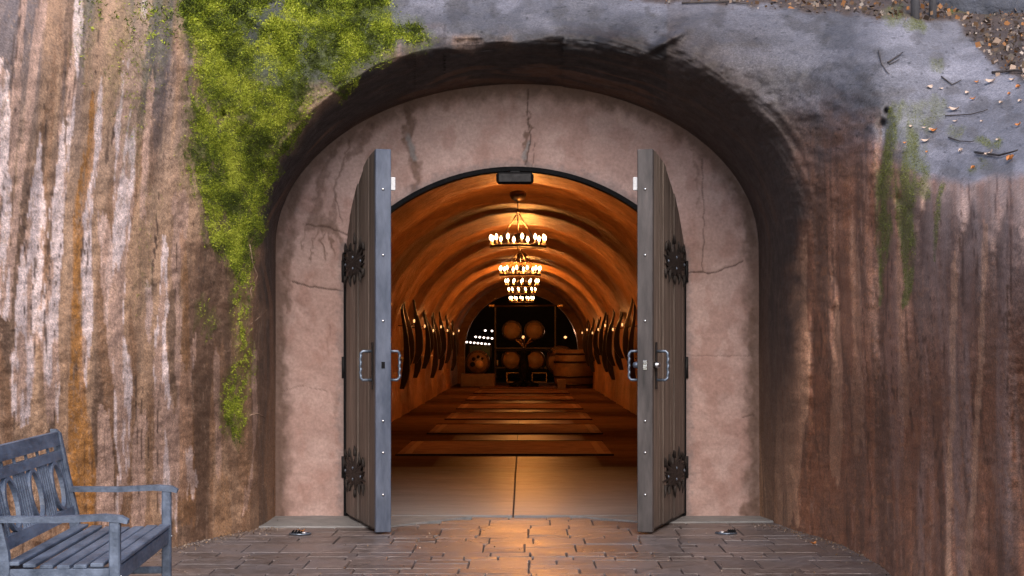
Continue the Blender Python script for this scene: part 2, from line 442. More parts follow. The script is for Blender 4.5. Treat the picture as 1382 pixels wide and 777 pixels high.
def moss_right(px, py):
    jx = px + 18 * (fbm(px / 12, py / 60, 3, 41) - .5); jy = py + 20 * (fbm(px / 14, py / 20, 3, 43) - .5)
    m = np.zeros(px.shape)
    for pts, k in (([(1204,150,6),(1197,210,11),(1194,270,12),(1193,330,6),(1190,415,3)], 1), ([(1230,190,12),(1225,240,18),(1222,290,12),(1226,350,7),(1219,418,3)], .95),
                   ([(1214,142,9),(1222,180,16),(1236,226,18),(1246,262,8)], .8), ([(1276,245,4),(1268,290,5),(1260,352,2)], .8), ([(1240,160,22),(1262,140,14)], .5), ([(1205,20,13),(1215,22,14)], .9), ([(1232,33,9),(1246,36,8)], .85),
                   ([(1318,192,4),(1345,193,8)], .8), ([(1268,88,9),(1270,90,7)], .5), ([(1310,228,8),(1330,222,8)], .5), ([(1335,6,12),(1345,4,12)], .9), ([(1290,10,9),(1300,8,10)], .85), ([(1288,178,14),(1300,172,6)], .4)):
        dd, ww = segdist(jx, jy, pts); m = np.maximum(m, k * sstep(1.3, .5, dd / (ww + .01)))
    return m * (.35 + .65 * sstep(.3, .55, fbm(px / 7, py / 22, 3, 47)))
PALE = [([(4,90,5),(6,300,9),(0,420,8)],.8),([(110,-30,5),(106,40,6),(97,110,3.5),(93,200,2),(91,240,1)],1.0),
 ([(57,185,1),(50,260,8),(42,360,15),(34,480,14),(28,560,10)],.85),([(139,100,1),(134,170,5),(126,210,9),(120,262,6),(115,330,6),(118,430,6),(110,540,3)],1.0),
 ([(196,-30,8),(190,30,7),(178,90,11),(172,150,12),(171,240,11),(165,300,9),(160,360,6),(158,420,9),(164,520,9),(166,640,5),(160,690,3)],.95),
 ([(84,170,3),(80,270,6),(72,370,9),(67,430,11),(68,520,9),(72,560,5)],.9),([(140,300,5),(146,360,9),(152,430,11),(158,500,8)],.6),
 ([(224,330,4),(221,400,5),(215,460,6),(217,520,8),(224,570,13),(222,640,13),(230,700,6)],1.0),([(200,380,3),(200,450,2)],.6),([(240,270,9),(243,300,8),(236,380,3)],.55),
 ([(236,360,2),(240,470,3),(246,560,3)],.55),([(262,465,3),(262,498,3)],.9),([(255,610,5),(257,632,3),(260,660,6)],.9),([(60,0,4),(40,130,5),(25,260,4),(10,420,3)],.5),
 ([(205,110,4),(198,200,4),(192,300,3)],.5),([(330,700,2),(341,600,2),(345,470,2)],.35),([(30,-20,4),(22,120,5),(14,250,3)],.55),([(140,560,6),(142,700,9)],.45),([(190,560,7),(186,700,9)],.35),([(292,480,3),(296,640,4)],.3),([(250,500,8),(246,660,8)],.3)]
ORANGE = [([(127,120,2),(124,190,4),(113,240,5),(106,290,5),(104,400,6),(104,500,7),(107,600,13),(112,720,15)],1.0),([(248,320,3),(250,420,4),(252,700,9)],.35),([(300,640,5),(300,720,10)],.25)]
PALE_R = [([(1082,330,6),(1078,420,10),(1076,500,12),(1072,600,9),(1070,700,6)],.55),([(1130,420,4),(1132,520,7),(1128,640,5)],.4),([(1288,350,3),(1286,560,3),(1280,780,3)],.5),([(1062,300,4),(1070,400,5),(1070,680,4)],.3),([(1330,300,3),(1322,520,3),(1306,780,4)],.45),([(1215,330,4),(1218,560,6)],.25),([(1150,300,4),(1160,600,6)],.25)]
def ragged(px, py, lst, seed):
    s = flow(px, py)
    j = px + 8 * (fbm(s / 16, py / 70, 4, seed) - .5) + 1.5 * (fbm(px / 5, py / 16, 2, seed + 1) - .5)
    tex = fbm(s / 7, py / 80, 4, seed + 2)
    m = np.zeros(px.shape); yy = py + 40 * (fbm(s / 3, py / 90, 2, seed + 5) - .5)
    for pts, k in lst:
        dd, ww = segdist(j, yy, pts); ww = ww * 1.3
        m = np.maximum(m, k * sstep(1.08, .88, dd / (ww + .01) + .9 * (tex - .5)))
    return m
def shell_colour(px, py):
    s = flow(px, py); e = edge_dist(px, py); wv = lipw(px, py)
    s = s + 14 * (fbm(px / 70, py / 220, 3, 50) - .5) + 1.5 * (fbm(px / 14, py / 40, 3, 52) - .5)
    n1 = fbm(s / 30, py / 330, 5, 51); n2 = fbm(s / 20, py / 300, 4, 53); n3 = fbm(px / 20, py / 20, 4, 55)
    c = np.zeros(px.shape + (3,)) + np.array((.285, .155, .088))
    c = lerp3(c, (.43, .265, .17), sstep(.45, .66, n1))
    c = lerp3(c, (.115, .068, .047), sstep(.47, .42, n2) * .7)
    c = lerp3(c, (.50, .31, .20), sstep(.56, .62, n2) * .6)
    # cooler grey veils run down from the weathered top on the left
    gv = sstep(330, 0, py) * (px < 260) * sstep(.38, .6, fbm(s / 22, py / 300, 3, 57))
    c = lerp3(c, (.17, .15, .165), gv * .75)
    pl = ragged(px, py, PALE, 61)
    c = lerp3(c, (.52, .33, .255), sstep(.2, .32, pl) * .9)
    c = lerp3(c, (.72, .56, .53), sstep(.55, .7, pl) * sstep(.42, .48, fbm(s / 9, py / 90, 4, 67)))
    orr = ragged(px, py, ORANGE, 71); c = lerp3(c, (.46, .19, .035), orr * (.62 + .4 * fbm(s / 4, py / 30, 3, 73)))
    dl = np.abs(fbm(s / 17, py / 420, 4, 76) - .5); c = lerp3(c, (.085, .05, .036), sstep(.016, .006, dl) * .9 * sstep(.35, .6, fbm(s / 30, py / 90, 2, 78)))
    dl2 = np.abs(fbm(s / 13, py / 380, 4, 79) - .52); c = lerp3(c, (.44, .29, .20), sstep(.011, .003, dl2) * .6 * sstep(.4, .55, fbm(s / 30, py / 100, 2, 80)))
    cra = sstep(.49, .5, fbm(s / 12, py / 30, 4, 75)) * sstep(.53, .51, fbm(s / 12, py / 30, 4, 75)) * (px < 380); c = lerp3(c, (.40, .25, .165), cra * .55)
    spk = sstep(.68, .82, vnoise(px / 2.2, py / 3.0, 125)); c = lerp3(c, (.40, .26, .18), spk * .18 * (px < 400)); spd = sstep(.7, .85, vnoise(px / 2.4, py / 3.2, 127)); c = lerp3(c, (.06, .035, .025), spd * .25)
    # left: reddish tone right of the pale streaks
    rd = sstep(215, 260, px) * sstep(380, 340, px) * (px < 400)
    c = lerp3(c, (.16, .085, .052), rd * .5 * sstep(.4, .6, n3))
    # right flank: darker, redder, mauve streaks
    rf = sstep(1030, 1080, px)
    cr = np.zeros(px.shape + (3,)) + np.array((.175, .088, .056))
    cr = lerp3(cr, (.22, .13, .095), sstep(.48, .7, fbm(s / 26, py / 330, 3, 83)) * .8); cr = lerp3(cr, (.10, .062, .048), sstep(.5, .36, fbm(s / 12, py / 240, 3, 84)) * .8); cr = lerp3(cr, (.13, .08, .06), sstep(.46, .62, n3) * .5)
    mv = sstep(.5, .72, fbm(s / 13, py / 330, 3, 81)) * sstep(1140, 1250, px); cr = lerp3(cr, (.24, .185, .175), mv * .55); cr = lerp3(cr, (.24, .125, .07), sstep(.72, .86, vnoise(px / 2.6, py / 7, 129)) * .5)
    cr = lerp3(cr, (.215, .18, .178), sstep(1200, 1270, px) * sstep(560, 230, py + 60 * (n3 - .5)) * (.45 + .5 * sstep(.35, .6, fbm(s / 9, py / 200, 3, 88))))
    dl = np.abs(fbm(s / 20, py / 420, 4, 86) - .5); cr = lerp3(cr, (.07, .04, .03), sstep(.014, .003, dl) * .8)
    dl = np.abs(fbm(s / 15, py / 400, 4, 87) - .53); cr = lerp3(cr, (.24, .16, .13), sstep(.010, .003, dl) * .55)
    cw, cww = np.full(px.shape, 9.), 0
    for pts in CREASE: dd, ww = segdist(px + 14 * (fbm(px / 30, py / 45, 3, 17) - .5), py, pts); cw = np.minimum(cw, dd / ww + 2 * (1 - sstep(pts[0][1] - 6, pts[0][1] + 60, py) * sstep(pts[-1][1] + 10, pts[-1][1] - 150, py)))
    cr = lerp3(cr, (.07, .045, .036), sstep(1.3, .3, cw) * .45)
    pr = ragged(px, py, PALE_R, 85); cr = lerp3(cr, (.40, .26, .18), pr)
    cr = cr * np.array((1.62, 1.38, 1.24))
    c = lerp3(c, (0, 0, 0), rf) + cr * rf[..., None]
    # weathered grey stone on the upward faces, with bluish sky reflection painted in
    yb = np.interp(px, [0, 240, 275, 345, 430, 500, 560, 700, 800, 870, 960, 1030, 1110, 1180, 1215, 1240, 1300, 1382, 1800], [-90, -40, 50, 120, 135, 95, 58, 74, 78, 82, 118, 190, 205, 200, 215, 238, 250, 238, 230])
    hw = 30 + 50 * sstep(900, 1000, px) * sstep(1200, 1150, px); hw = np.where(px > 1225, 9, hw); tg = sstep(hw, -hw, py - yb + np.where(px > 1225, 22, 46) * (fbm(px / 30, py / 18, 4, 91) - .5) + np.where(px > 980, (px < 1200) * 30 * (n3 - .3), 0))
    grey = np.zeros(px.shape + (3,)) + np.array((.135, .132, .155))
    grey = lerp3(grey, (.20, .195, .23), sstep(.42, .66, fbm(px / 45, py / 22, 5, 93))); grey = lerp3(grey, (.085, .078, .082), sstep(.46, .32, fbm(px / 24, py / 18, 5, 95)) * .6)
    grey = grey * (.68 + .62 * sstep(1150, 1240, px))[..., None] * (1 + .35 * sstep(30, 0, py) * (px < 1180))[..., None]  # upper edge and right ledge top painted lighter for the sky light there
    grey = grey * (1 - .45 * (px < 520) * sstep(540, 480, px))[..., None]
    brn = sstep(.45, .65, fbm(px / 30, py / 24, 4, 99)) * sstep(90, 190, py) * (px < 1190)
    grey = lerp3(grey, (.11, .072, .058), brn * .8)
    c = c * (1 - tg[..., None]) + grey * tg[..., None]
    # dark staining in the arch lip with the underside's shade painted in, strongest over the crown and the right shoulder
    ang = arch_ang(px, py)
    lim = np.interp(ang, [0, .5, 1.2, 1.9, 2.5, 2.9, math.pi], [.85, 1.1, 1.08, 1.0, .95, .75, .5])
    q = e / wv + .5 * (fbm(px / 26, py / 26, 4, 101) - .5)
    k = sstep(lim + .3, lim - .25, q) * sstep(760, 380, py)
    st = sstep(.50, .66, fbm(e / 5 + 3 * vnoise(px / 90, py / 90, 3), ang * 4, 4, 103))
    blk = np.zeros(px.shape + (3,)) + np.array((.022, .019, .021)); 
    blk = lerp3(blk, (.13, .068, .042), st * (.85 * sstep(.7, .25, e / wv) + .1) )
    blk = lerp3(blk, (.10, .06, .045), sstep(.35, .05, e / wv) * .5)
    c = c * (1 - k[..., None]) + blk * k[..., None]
    hood = sstep(2.1, .9, e / wv + .5 * (fbm(px / 30, py / 40, 4, 105) - .5)) * (px > 900) * sstep(520, 260, py); c = lerp3(c, (.062, .045, .04), hood * .62)  # darkness of the right hood painted on as a soft brown smudge
    # leaf mould soil beyond the crest
    crest = np.interp(px, [-400, 840, 900, 1050, 1180, 1290, 1330, 1400, 1800], [-60, -4, 2, 10, 24, 30, 78, 124, 200])
    so_ = sstep(5, -5, py - crest + 16 * (fbm(px / 14, py / 10, 3, 111) - .5))
    c = lerp3(c, (.075, .05, .038), so_ * .9)
    # moss film under the tufts
    mm = moss_amount(px, py); c = lerp3(c, (.075, .095, .012), np.clip(mm, 0, 1) ** .7 * .9)
    mr = moss_right(px, py); c = lerp3(c, (.13, .14, .045), np.clip(mr, 0, 1) * .75)
    sp = (vnoise(px / 2.6, py / 2.6, 121) > .93) & (tg > .4); c = np.where(sp[..., None], c * .4, c)
    return np.clip(c, .004, .9), so_
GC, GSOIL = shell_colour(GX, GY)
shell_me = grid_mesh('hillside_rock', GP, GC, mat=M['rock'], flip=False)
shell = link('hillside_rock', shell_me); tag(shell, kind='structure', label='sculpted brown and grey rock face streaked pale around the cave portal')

# ---------------------------------------------------------------- pink portal wall
HW, ZS, RAD = 1.425, 2.19, 1.77
ZC = 2.92 - RAD
def open_pt(f):                            # opening outline: left foot, arch, right foot
    a0 = math.asin(HW / RAD); La = 2 * a0 * RAD; zs = ZC + RAD * math.cos(a0); tot = 2 * zs + La; L = f * tot
    if L < zs: return (-HW, L)
    if L < zs + La:
        a = -a0 + (L - zs) / RAD; return (RAD * math.sin(a), ZC + RAD * math.cos(a))
    return (HW, tot - L)
def rec_pt(f):
    x0, x1, zs, b = -2.16, 2.18, 2.28, 1.46
    A = [(x0, -0.02)] + [(x0, zs * k / 20) for k in range(1, 20)] + [((x0 + x1) / 2 - (x1 - x0) / 2 * math.cos(math.pi * k / 60), zs + b * math.sin(math.pi * k / 60)) for k in range(61)] + [(x1, zs * (20 - k) / 20) for k in range(1, 20)] + [(x1, -0.02)]
    return A
A = np.array(rec_pt(0)); seg = np.r_[0, np.cumsum(np.hypot(*np.diff(A, axis=0).T))]; seg /= seg[-1]
NT_, NW = 900, 110
ff = np.linspace(0, 1, NT_); inn = np.array([open_pt(min(f, .999999)) for f in ff]); out = np.c_[np.interp(ff, seg, A[:, 0]), np.interp(ff, seg, A[:, 1])]
inn[:, 1] = np.maximum(inn[:, 1], -.02)
rr = np.linspace(0, 1, NW)
WX = inn[:, None, 0] * (1 - rr) + out[:, None, 0] * rr; WZ = inn[:, None, 1] * (1 - rr) + out[:, None, 1] * rr
wpx = PX + (WX - EX) * FP / 15; wpy = PY - (WZ - EZ) * FP / 15
def cracks(px, py, lst, jit=5, seed=131):
    jx = px + jit * 2 * (fbm(px / 9, py / 9, 3, seed) - .5); jy = py + jit * 2 * (fbm(px / 9, py / 9, 3, seed + 3) - .5)
    m = np.zeros(px.shape)
    for pts, k in lst:
        dd, ww = segdist(jx, jy, pts); m = np.maximum(m, k * sstep(1.15, .35, dd / ww))
    return m
STAIN = [([(548,140,7),(555,165,9),(549,190,8),(560,215,9),(566,240,8),(556,262,6)],1),([(500,170,7),(488,195,8),(470,215,4)],.8),([(712,150,1.5),(714,180,2.5),(708,205,4),(712,222,6)],.9),
 ([(455,190,4),(435,240,6),(425,290,9),(420,305,12)],.75),([(430,300,14),(450,310,10),(466,330,4)],.9),([(400,240,8),(395,300,8),(390,360,6),(388,420,4)],.6),([(472,190,3),(452,260,3),(447,300,4)],.7),
 ([(435,305,3),(437,350,1.5)],.9),([(445,308,2.5),(452,345,1.2)],.9),([(426,305,2.5),(420,350,1.2)],.8),([(415,302,2),(404,340,1)],.7),([(440,440,1.5),(446,480,1)],.4),
 ([(478,320,5),(470,400,3)],.6),([(1008,690,12),(1018,670,8)],.9),([(1014,330,8),(1010,280,8),(985,240,4)],.8),([(1016,420,5),(1018,560,4),(1018,700,6)],.6),([(378,700,4),(380,560,4),(379,430,5)],.4),([(936,200,2),(940,230,3),(942,280,2)],.5),([(455,530,5),(452,560,3)],.35),([(958,135,4),(985,165,6),(1000,210,5)],.6)]
CRACK = [([(712,120,1.1),(712,150,1),(716,190,1.2),(709,222,1.2)],1),([(722,190,.8),(718,226,.8)],.7),([(395,381,1.2),(432,389,1.3),(462,392,1.2)],1),([(922,368,1.2),(965,368,1.1),(990,358,1.1),(1003,352,1)],1),([(948,215,1),(950,300,1),(948,366,.9)],.7),
 ([(380,527,.9),(410,520,.9),(440,528,.8)],.5),([(920,480,.9),(1016,480,.9)],.5),([(1004,563,1),(1016,561,1)],.7),([(966,130,1),(1000,200,1.2),(1012,260,1)],.6),([(413,303,1.3),(440,306,1.4),(474,318,1.2)],.9),([(462,300,1),(450,262,1)],.6)]
stn = cracks(wpx, wpy, STAIN, 8, 131); crk = cracks(wpx, wpy, CRACK, 2.2, 141)
we = edge_dist(wpx, wpy)                   # negative inside the recess
n = fbm(wpx / 60, wpy / 45, 4, 151)
WC = np.zeros(WX.shape + (3,)) + np.array((.47, .31, .275))
WC = lerp3(WC, (.54, .375, .34), sstep(.4, .65, n)); WC = lerp3(WC, (.38, .22, .185), sstep(.5, .3, fbm(wpx / 22, wpy / 30, 4, 153)) * .5)
WC = lerp3(WC, (.17, .10, .075), np.clip(stn, 0, 1) * (.55 + .45 * fbm(wpx / 6, wpy / 8, 2, 157)))
WC = lerp3(WC, (.30, .27, .27), np.clip(cracks(wpx, wpy, [([(551,185,5),(558,212,6)],1),([(712,190,2.5),(708,214,5)],1)], 4, 161), 0, 1) * .8)
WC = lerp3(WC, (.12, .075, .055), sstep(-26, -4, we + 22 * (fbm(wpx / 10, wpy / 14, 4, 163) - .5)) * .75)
WC = lerp3(WC, (.085, .05, .04), np.clip(crk, 0, 1) * .85)
ie = np.hypot(WX - inn[:, None, 0], WZ - inn[:, None, 1])
WC = lerp3(WC, (.24, .20, .20), sstep(.09, .01, ie + .1 * (fbm(wpx / 5, wpy / 5, 3, 165) - .5)) * .6)
WY = .03 * (n - .5) + .012 * (fbm(wpx / 12, wpy / 12, 3, 167) - .5) + .008 * crk
WP = np.stack([WX, WY, WZ], -1)
# reveal of the opening: extra rows turning back into the wall
rev = []
for yv in (.42, .2, .02):
    rev.append(np.stack([inn[:, 0], np.full(NT_, yv), inn[:, 1]], -1)[:, None, :])
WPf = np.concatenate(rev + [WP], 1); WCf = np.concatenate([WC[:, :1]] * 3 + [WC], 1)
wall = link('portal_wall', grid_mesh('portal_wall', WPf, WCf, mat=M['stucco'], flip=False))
tag(wall, 'pink terracotta plaster wall with cracks and damp stains around the cave doorway', 'wall')

# black steel liner of the arched doorway
fr = empty('door_frame', (0, 0, 0)); tag(fr, 'black steel arch frame lining the open cave doorway', 'door frame')
def arch_pts(off, n=60): return [(x, z) for x, z in [(math.sin(a) * (RAD - off), ZC + math.cos(a) * (RAD - off)) for a in np.linspace(-math.asin(HW / RAD) , math.asin(HW / RAD), n)]]
a1 = arch_pts(-.004); a2 = arch_pts(.032)
mb = MB()
for i in range(len(a1) - 1):
    mb.prism([a1[i], a1[i + 1], a2[i + 1], a2[i]], -.028, .12)
mb.build('arch_liner', M['black'], fr)
for sx in (-1, 1):
    m2 = MB(); m2.box((sx * (HW - .012), .05, 1.09), (.03, .15, 2.15), bev=.004); m2.build('jamb', M['black'], fr)

# box-shaped heater or lamp housing under the crown
hb = empty('ceiling_speaker', (0, -.02, 2.825)); tag(hb, 'black box housing fixed under the crown of the doorway', 'speaker')
MB().box((0.0, -.03, 0), (.31, .12, .095), bev=.02).build('housing', M['black'], hb)
MB().box((0.0, -.094, -.002), (.27, .008, .07), bev=.003).build('grille', M['iron'], hb)
MB().box((0, .02, .055), (.08, .04, .04)).build('bracket', M['iron'], hb)

# ---------------------------------------------------------------- door leaves
LW, TH = 1.416, .112
def top_z(u): x = LW - u; return ZC + math.sqrt(RAD ** 2 - min(x, LW) ** 2) - .0
RIV = MB().lathe([(.013, 0), (.011, -.008), (.004, -.012)], 8, (0, 0, 0), 'y').mesh('rivet', M['pull'])
def make_leaf(side):
    s = side                                # +1: left leaf (runs to +x when shut), -1: right leaf
    nm = 'left' if s > 0 else 'right'
    root = empty('door_leaf', (-s * LW, 0, 0), R(-75) * s)
    mx = Matrix.Diagonal((s, 1, 1, 1))
    edge_m = M['steel_blue'] if s > 0 else M['edge_brown']
    # core slab
    us = [k / 24 * LW for k in range(25)]
    poly = [(LW - .05, .045), (LW - .05, top_z(LW - .05) - .01)] + [(u, top_z(u) - .012) for u in us[::-1][1:]] + [(0.01, .045)]
    MB().prism([(x, z) for x, z in poly], .02, TH, mx).build('core', M['timber'], root)
    nb = 11; bw = (LW - .05) / nb
    for k in range(nb):
        u0, u1 = k * bw + .003, (k + 1) * bw - .003
        p = [(u0, .04 + .004 * random.random()), (u1, .04 + .004 * random.random())] + [(u1 + (u0 - u1) * j / 4, top_z(u1 + (u0 - u1) * j / 4)) for j in range(5)]
        y = random.uniform(-.006, .006)
        MB().prism(p, y, .024, mx).build('plank', M['planks'], root)
    # closing edge: painted bar with bolts
    MB().box((s * (LW - .022), TH / 2 + .002, 1.47), (.052, TH + .008, 2.93 - .02), bev=.005).build('edge_bar', edge_m, root)
    MB().box((s * (.008), TH / 2, 1.1), (.02, TH + .004, 2.1), bev=.004).build('hinge_stile', M['iron'], root)
    bolt = MB().lathe([(.010, 0), (.010, .006), (.005, .009)], 8, axis='x').mesh('bolt', M['chrome'])
    for z in (2.62, 2.12, 1.62, .86, .62, .3):
        link('bolt', bolt, None, root, (s * (LW + .003), TH / 2, z), (0, 0, 0 if s > 0 else math.pi))
    # bottom weather strip
    MB().box((s * (LW / 2), .05, .03), (LW - .02, .07, .02)).build('weather_strip', M['iron'], root)
    # forged strap plates with ragged claws
    for zc in (2.10, .40):
        pts = []; rnd = random.Random(int(zc * 100) + s)
        N = 34
        outl = []
        for k in range(N):
            a = 2 * math.pi * k / N
            rx, rz = .44, .10
            if k % 2 == 0:
                ex = 1.0 + abs(math.sin(a)) * (.25 + .35 * rnd.random()) + .12 * rnd.random()
            else: ex = .82
            outl.append((.50 + rx * ex * math.cos(a) * (1 if abs(math.cos(a)) < .8 else .96), zc + rz * ex * math.sin(a) + (.02 if k % 4 == 0 else 0)))
        mbp = MB(); c = (.50, zc); n_ = len(outl)
        vs = [Vector((c[0], -.022, c[1]))] + [Vector((x, -.012, z)) for x, z in outl] + [Vector((x, .004, z)) for x, z in outl]
        fs = [(0, 1 + i, 1 + (i + 1) % n_) for i in range(n_)] + [(1 + i, 1 + n_ + i, 1 + n_ + (i + 1) % n_, 1 + (i + 1) % n_) for i in range(n_)]
        mbp.add([mx @ q for q in vs], fs)
        for k in range(0, N, 2):            # curling claws
            x, z = outl[k]; dz = z - zc
            if abs(dz) < .06: continue
            sg = 1 if dz > 0 else -1; cu = rnd.choice((-1, 1)) * .03
            mbp.tube([mx @ Vector((x, -.012, z - sg * .03)), mx @ Vector((x + cu * .3, -.016, z + sg * .02)), mx @ Vector((x + cu, -.014, z + sg * (.03 + .05 * rnd.random())))], [.017, .011, .003], 6)
        pl = mbp.build('strap_plate', M['strap'], root)
        for (bx, bz) in ((.14, 0), (.86, 0), (.5, .045), (.5, -.045)): link('rivet', RIV, None, pl, (s * bx, -.018, zc + bz))
    # knuckles
    for z in (.42, 1.25, 2.05):
        MB().lathe([(.02, -.09), (.02, .09)], 10, (s * -.008, -.012, z)).build('hinge_knuckle', M['iron'], root)
    # twisted pulls on both faces
    for yy, dr in ((-.006, -1), (TH, 1)):
        pts = [Vector((s * (LW - .11), yy, 1.17)), Vector((s * (LW - .11), yy + dr * .075, 1.17)), Vector((s * (LW - .11), yy + dr * .09, 1.185))]
        for k in range(15):
            z = 1.19 + .18 * k / 14; a = k * 1.6
            pts.append(Vector((s * (LW - .11) + .003 * math.cos(a), yy + dr * .092 + .003 * math.sin(a), z)))
        pts += [Vector((s * (LW - .11), yy + dr * .09, 1.375)), Vector((s * (LW - .11), yy + dr * .075, 1.39)), Vector((s * (LW - .11), yy, 1.39))]
        rs = [.011, .011, .011] + [.0095 + .003 * (k % 2) for k in range(15)] + [.011, .011, .011]
        hd = MB().tube(pts, rs, 8).build('pull_handle', M['pull'], root)
        MB().box((s * (LW - .11), yy + dr * .004, 1.28), (.05, .008, .36), bev=.003).build('back_plate', M['iron'], hd)
    if s < 0:
        MB().box((-(LW + .006), TH / 2, 1.285), (.008, .034, .075), bev=.003).build('lock_faceplate', M['chrome'], root)
        MB().box((-(LW + .013), TH / 2, 1.30), (.01, .02, .02), bev=.003).build('latch_bolt', M['chrome'], root)
        MB().lathe([(.024, 0), (.026, -.02), (.02, -.045), (.008, -.05)], 14, (-(LW - .05), -.002, 1.285), 'y').build('knob', M['chrome'], root)
        MB().lathe([(.024, 0), (.026, .02), (.02, .045), (.008, .05)], 14, (-(LW - .05), TH, 1.285), 'y').build('knob', M['pull'], root)
    else:
        MB().box((LW + .005, TH / 2, 1.285), (.006, .026, .05)).build('latch_keep', M['black'], root)
    # white contact sensor on the inside face
    MB().box((s * (LW - .03), TH + .022, 2.665), (.04, .04, .10), bev=.004).build('contact_sensor', M['white'], root)
    return root
lf = make_leaf(1); tag(lf, 'left plank door leaf standing open with blue-grey painted closing edge', 'door', 'arched plank doors of the cave')
rt = make_leaf(-1); tag(rt, 'right plank door leaf standing open with brownish edge, lock and steel knob', 'door', 'arched plank doors of the cave')

# ---------------------------------------------------------------- ground, apron, paving
base = link('ground', grid_mesh('ground', np.stack(np.meshgrid(np.linspace(-150, 150, 40), np.linspace(-160, 140, 40), indexing='ij') + [np.full((40, 40), -.06)], -1), mat=simple('dark_gravel_ground', (.05, .045, .04), (.1, .09, .08), 3, .8)))
tag(base, kind='structure')
def paver():
    t = NT('stamped_paving'); oi = t.node('ShaderNodeObjectInfo').outputs['Random']
    g = t.coord(kind='Generated'); c = t.coord((1, 1, 1))
    geo = t.node('ShaderNodeNewGeometry').outputs['Position']
    n1 = t.noise(geo, 1.3, 5, .6); n2 = t.noise(geo, 14, 6, .7); n3 = t.noise(t.node('ShaderNodeMapping', {'Vector': geo, 'Scale': (1, 3, 1)}).outputs[0], 45, 5, .7)
    col = t.ramp(n2, [(.25, (.05, .04, .038)), (.5, (.12, .096, .09)), (.75, (.25, .21, .20))])
    col = t.mix(.9, col, t.ramp(oi, [(0, (.72, .70, .70)), (1, (1.3, 1.22, 1.18))]), 'MULTIPLY')
    col = t.mix(t.ramp(n1, [(.45, 0), (.7, .5)]), col, (.15, .15, .175))  # bluish sky sheen painted on the stones in random patches
    r = t.ramp(n1, [(.3, .22), (.65, .5)]); r = t.mix(.5, r, t.ramp(n2, [(.3, .15), (.7, .6)]))
    b = t.bump(n2, .5, .012); b = t.bump(n3, .4, .003, b)
    return t.set(col=col, rough=r, spec=.34, normal=b)
M['paver'] = paver()
pav = link('paving', MB().box((0, -7.0, -.035), (14, 14, .035)).mesh('paving', simple('paving_joint_bed', (.035, .03, .028), (.07, .06, .055), 20, .7)))
tag(pav, kind='structure')
def slab_mesh(x0, x1, y0, y1, h, rg):
    g = .003; x0 += g; x1 -= g; y0 += g; y1 -= g; b = .005
    j = lambda: rg.uniform(-.003, .003)
    low = [(x0, y0), (x1, y0), (x1, y1), (x0, y1)]
    mid = [(x + j(), y + j()) for x, y in low]
    hi = [(x0 + b + j(), y0 + b + j()), (x1 - b + j(), y0 + b + j()), (x1 - b + j(), y1 - b + j()), (x0 + b + j(), y1 - b + j())]
    t = [h + rg.uniform(-.003, .003) for _ in range(4)]
    vs = [(x, y, -.03) for x, y in low] + [(x, y, h - .008) for x, y in mid] + [(hi[k][0], hi[k][1], t[k]) for k in range(4)]
    fs = [(0, 1, 5, 4), (1, 2, 6, 5), (2, 3, 7, 6), (3, 0, 4, 7), (4, 5, 9, 8), (5, 6, 10, 9), (6, 7, 11, 10), (7, 4, 8, 11), (8, 9, 10, 11)]
    return vs, fs
rg = random.Random(5); stones = []
y = -.02
hs = [.20, .46, .26, .50, .18, .40, .52, .24]
k = 0
def apron_edge(x):                         # front edge of the grey concrete apron
    if x < -.35: return -np.interp(-x, [.35, 1.0, 2.2], [0, .86, .84])
    if x > .5: return -np.interp(x, [.5, 1.1, 2.2], [0, .52, .40])
    return 0
while y > -14:
    h = hs[k % len(hs)]; k += 1; y0 = y - h; x = -4.8 + rg.uniform(0, .4)
    while x < 4.2:
        wd = rg.uniform(.26, .5) if h > .25 else rg.uniform(.2, .4)
        if h > .38 and rg.random() < .5:
            m_ = y0 + h * rg.choice((.4, .5, .6)); stones.append((x, x + wd, y0, m_)); w2 = wd * rg.uniform(.4, .6); 
            if rg.random() < .5: stones.append((x, x + w2, m_, y)); stones.append((x + w2, x + wd, m_, y))
            else: stones.append((x, x + wd, m_, y))
        else: stones.append((x, x + wd, y0, y))
        x += wd
    y = y0
def vis(st):
    cx, cy = (st[0] + st[1]) / 2, (st[2] + st[3]) / 2; d = cy + 15
    if d < 10.7: return False
    px = PX + (cx - EX) * FP / d
    return -60 < px < 1260 and cy > -4.3
near = [st for st in stones if vis(st) and st[2] < apron_edge((st[0] + st[1]) / 2) + .02]
near.sort(key=lambda s_: -s_[3]); ids = set(map(id, near[:300]))
rest = MB()
for st in stones:
    cx = (st[0] + st[1]) / 2
    ae = apron_edge(cx)
    if st[2] > ae - .05: continue
    y1 = min(st[3], ae) if ae < 0 else st[3]
    vs, fs = slab_mesh(st[0], st[1], st[2], y1, .0, rg)
    if id(st) in ids: MB().add(vs, fs).build('paving_stone', M['paver'], pav, fix=False)
    else: rest.add(vs, fs)
pr = rest.build('paving_stones', M['paver'], pav, fix=False); tag(pr, kind='stuff')
ap = MB()
xs = list(np.linspace(-2.3, -.38, 26)); 
ap.prism([(0, 0)], 0, 0) if False else None
def apron_mesh(xs):
    m = MB(); 
    top = []; 
    for i in range(len(xs) - 1):
        xa, xb = xs[i], xs[i + 1]; ya, yb_ = apron_edge(xa) - .01, apron_edge(xb) - .01
        m.add([(xa, .02, .012), (xb, .02, .012), (xb, yb_, .012), (xa, ya, .012), (xa, ya - .012, -.03), (xb, yb_ - .012, -.03)], [(0, 3, 2, 1), (3, 4, 5, 2)])
    return m
apr = link('threshold_apron', apron_mesh(list(np.linspace(-2.35, -.36, 28))).mesh('threshold_apron', M['apron'], False)); tag(apr, kind='structure')
apr2 = link('threshold_apron', apron_mesh(list(np.linspace(.52, 2.35, 26))).mesh('threshold_apron', M['apron'], False)); tag(apr2, kind='structure')

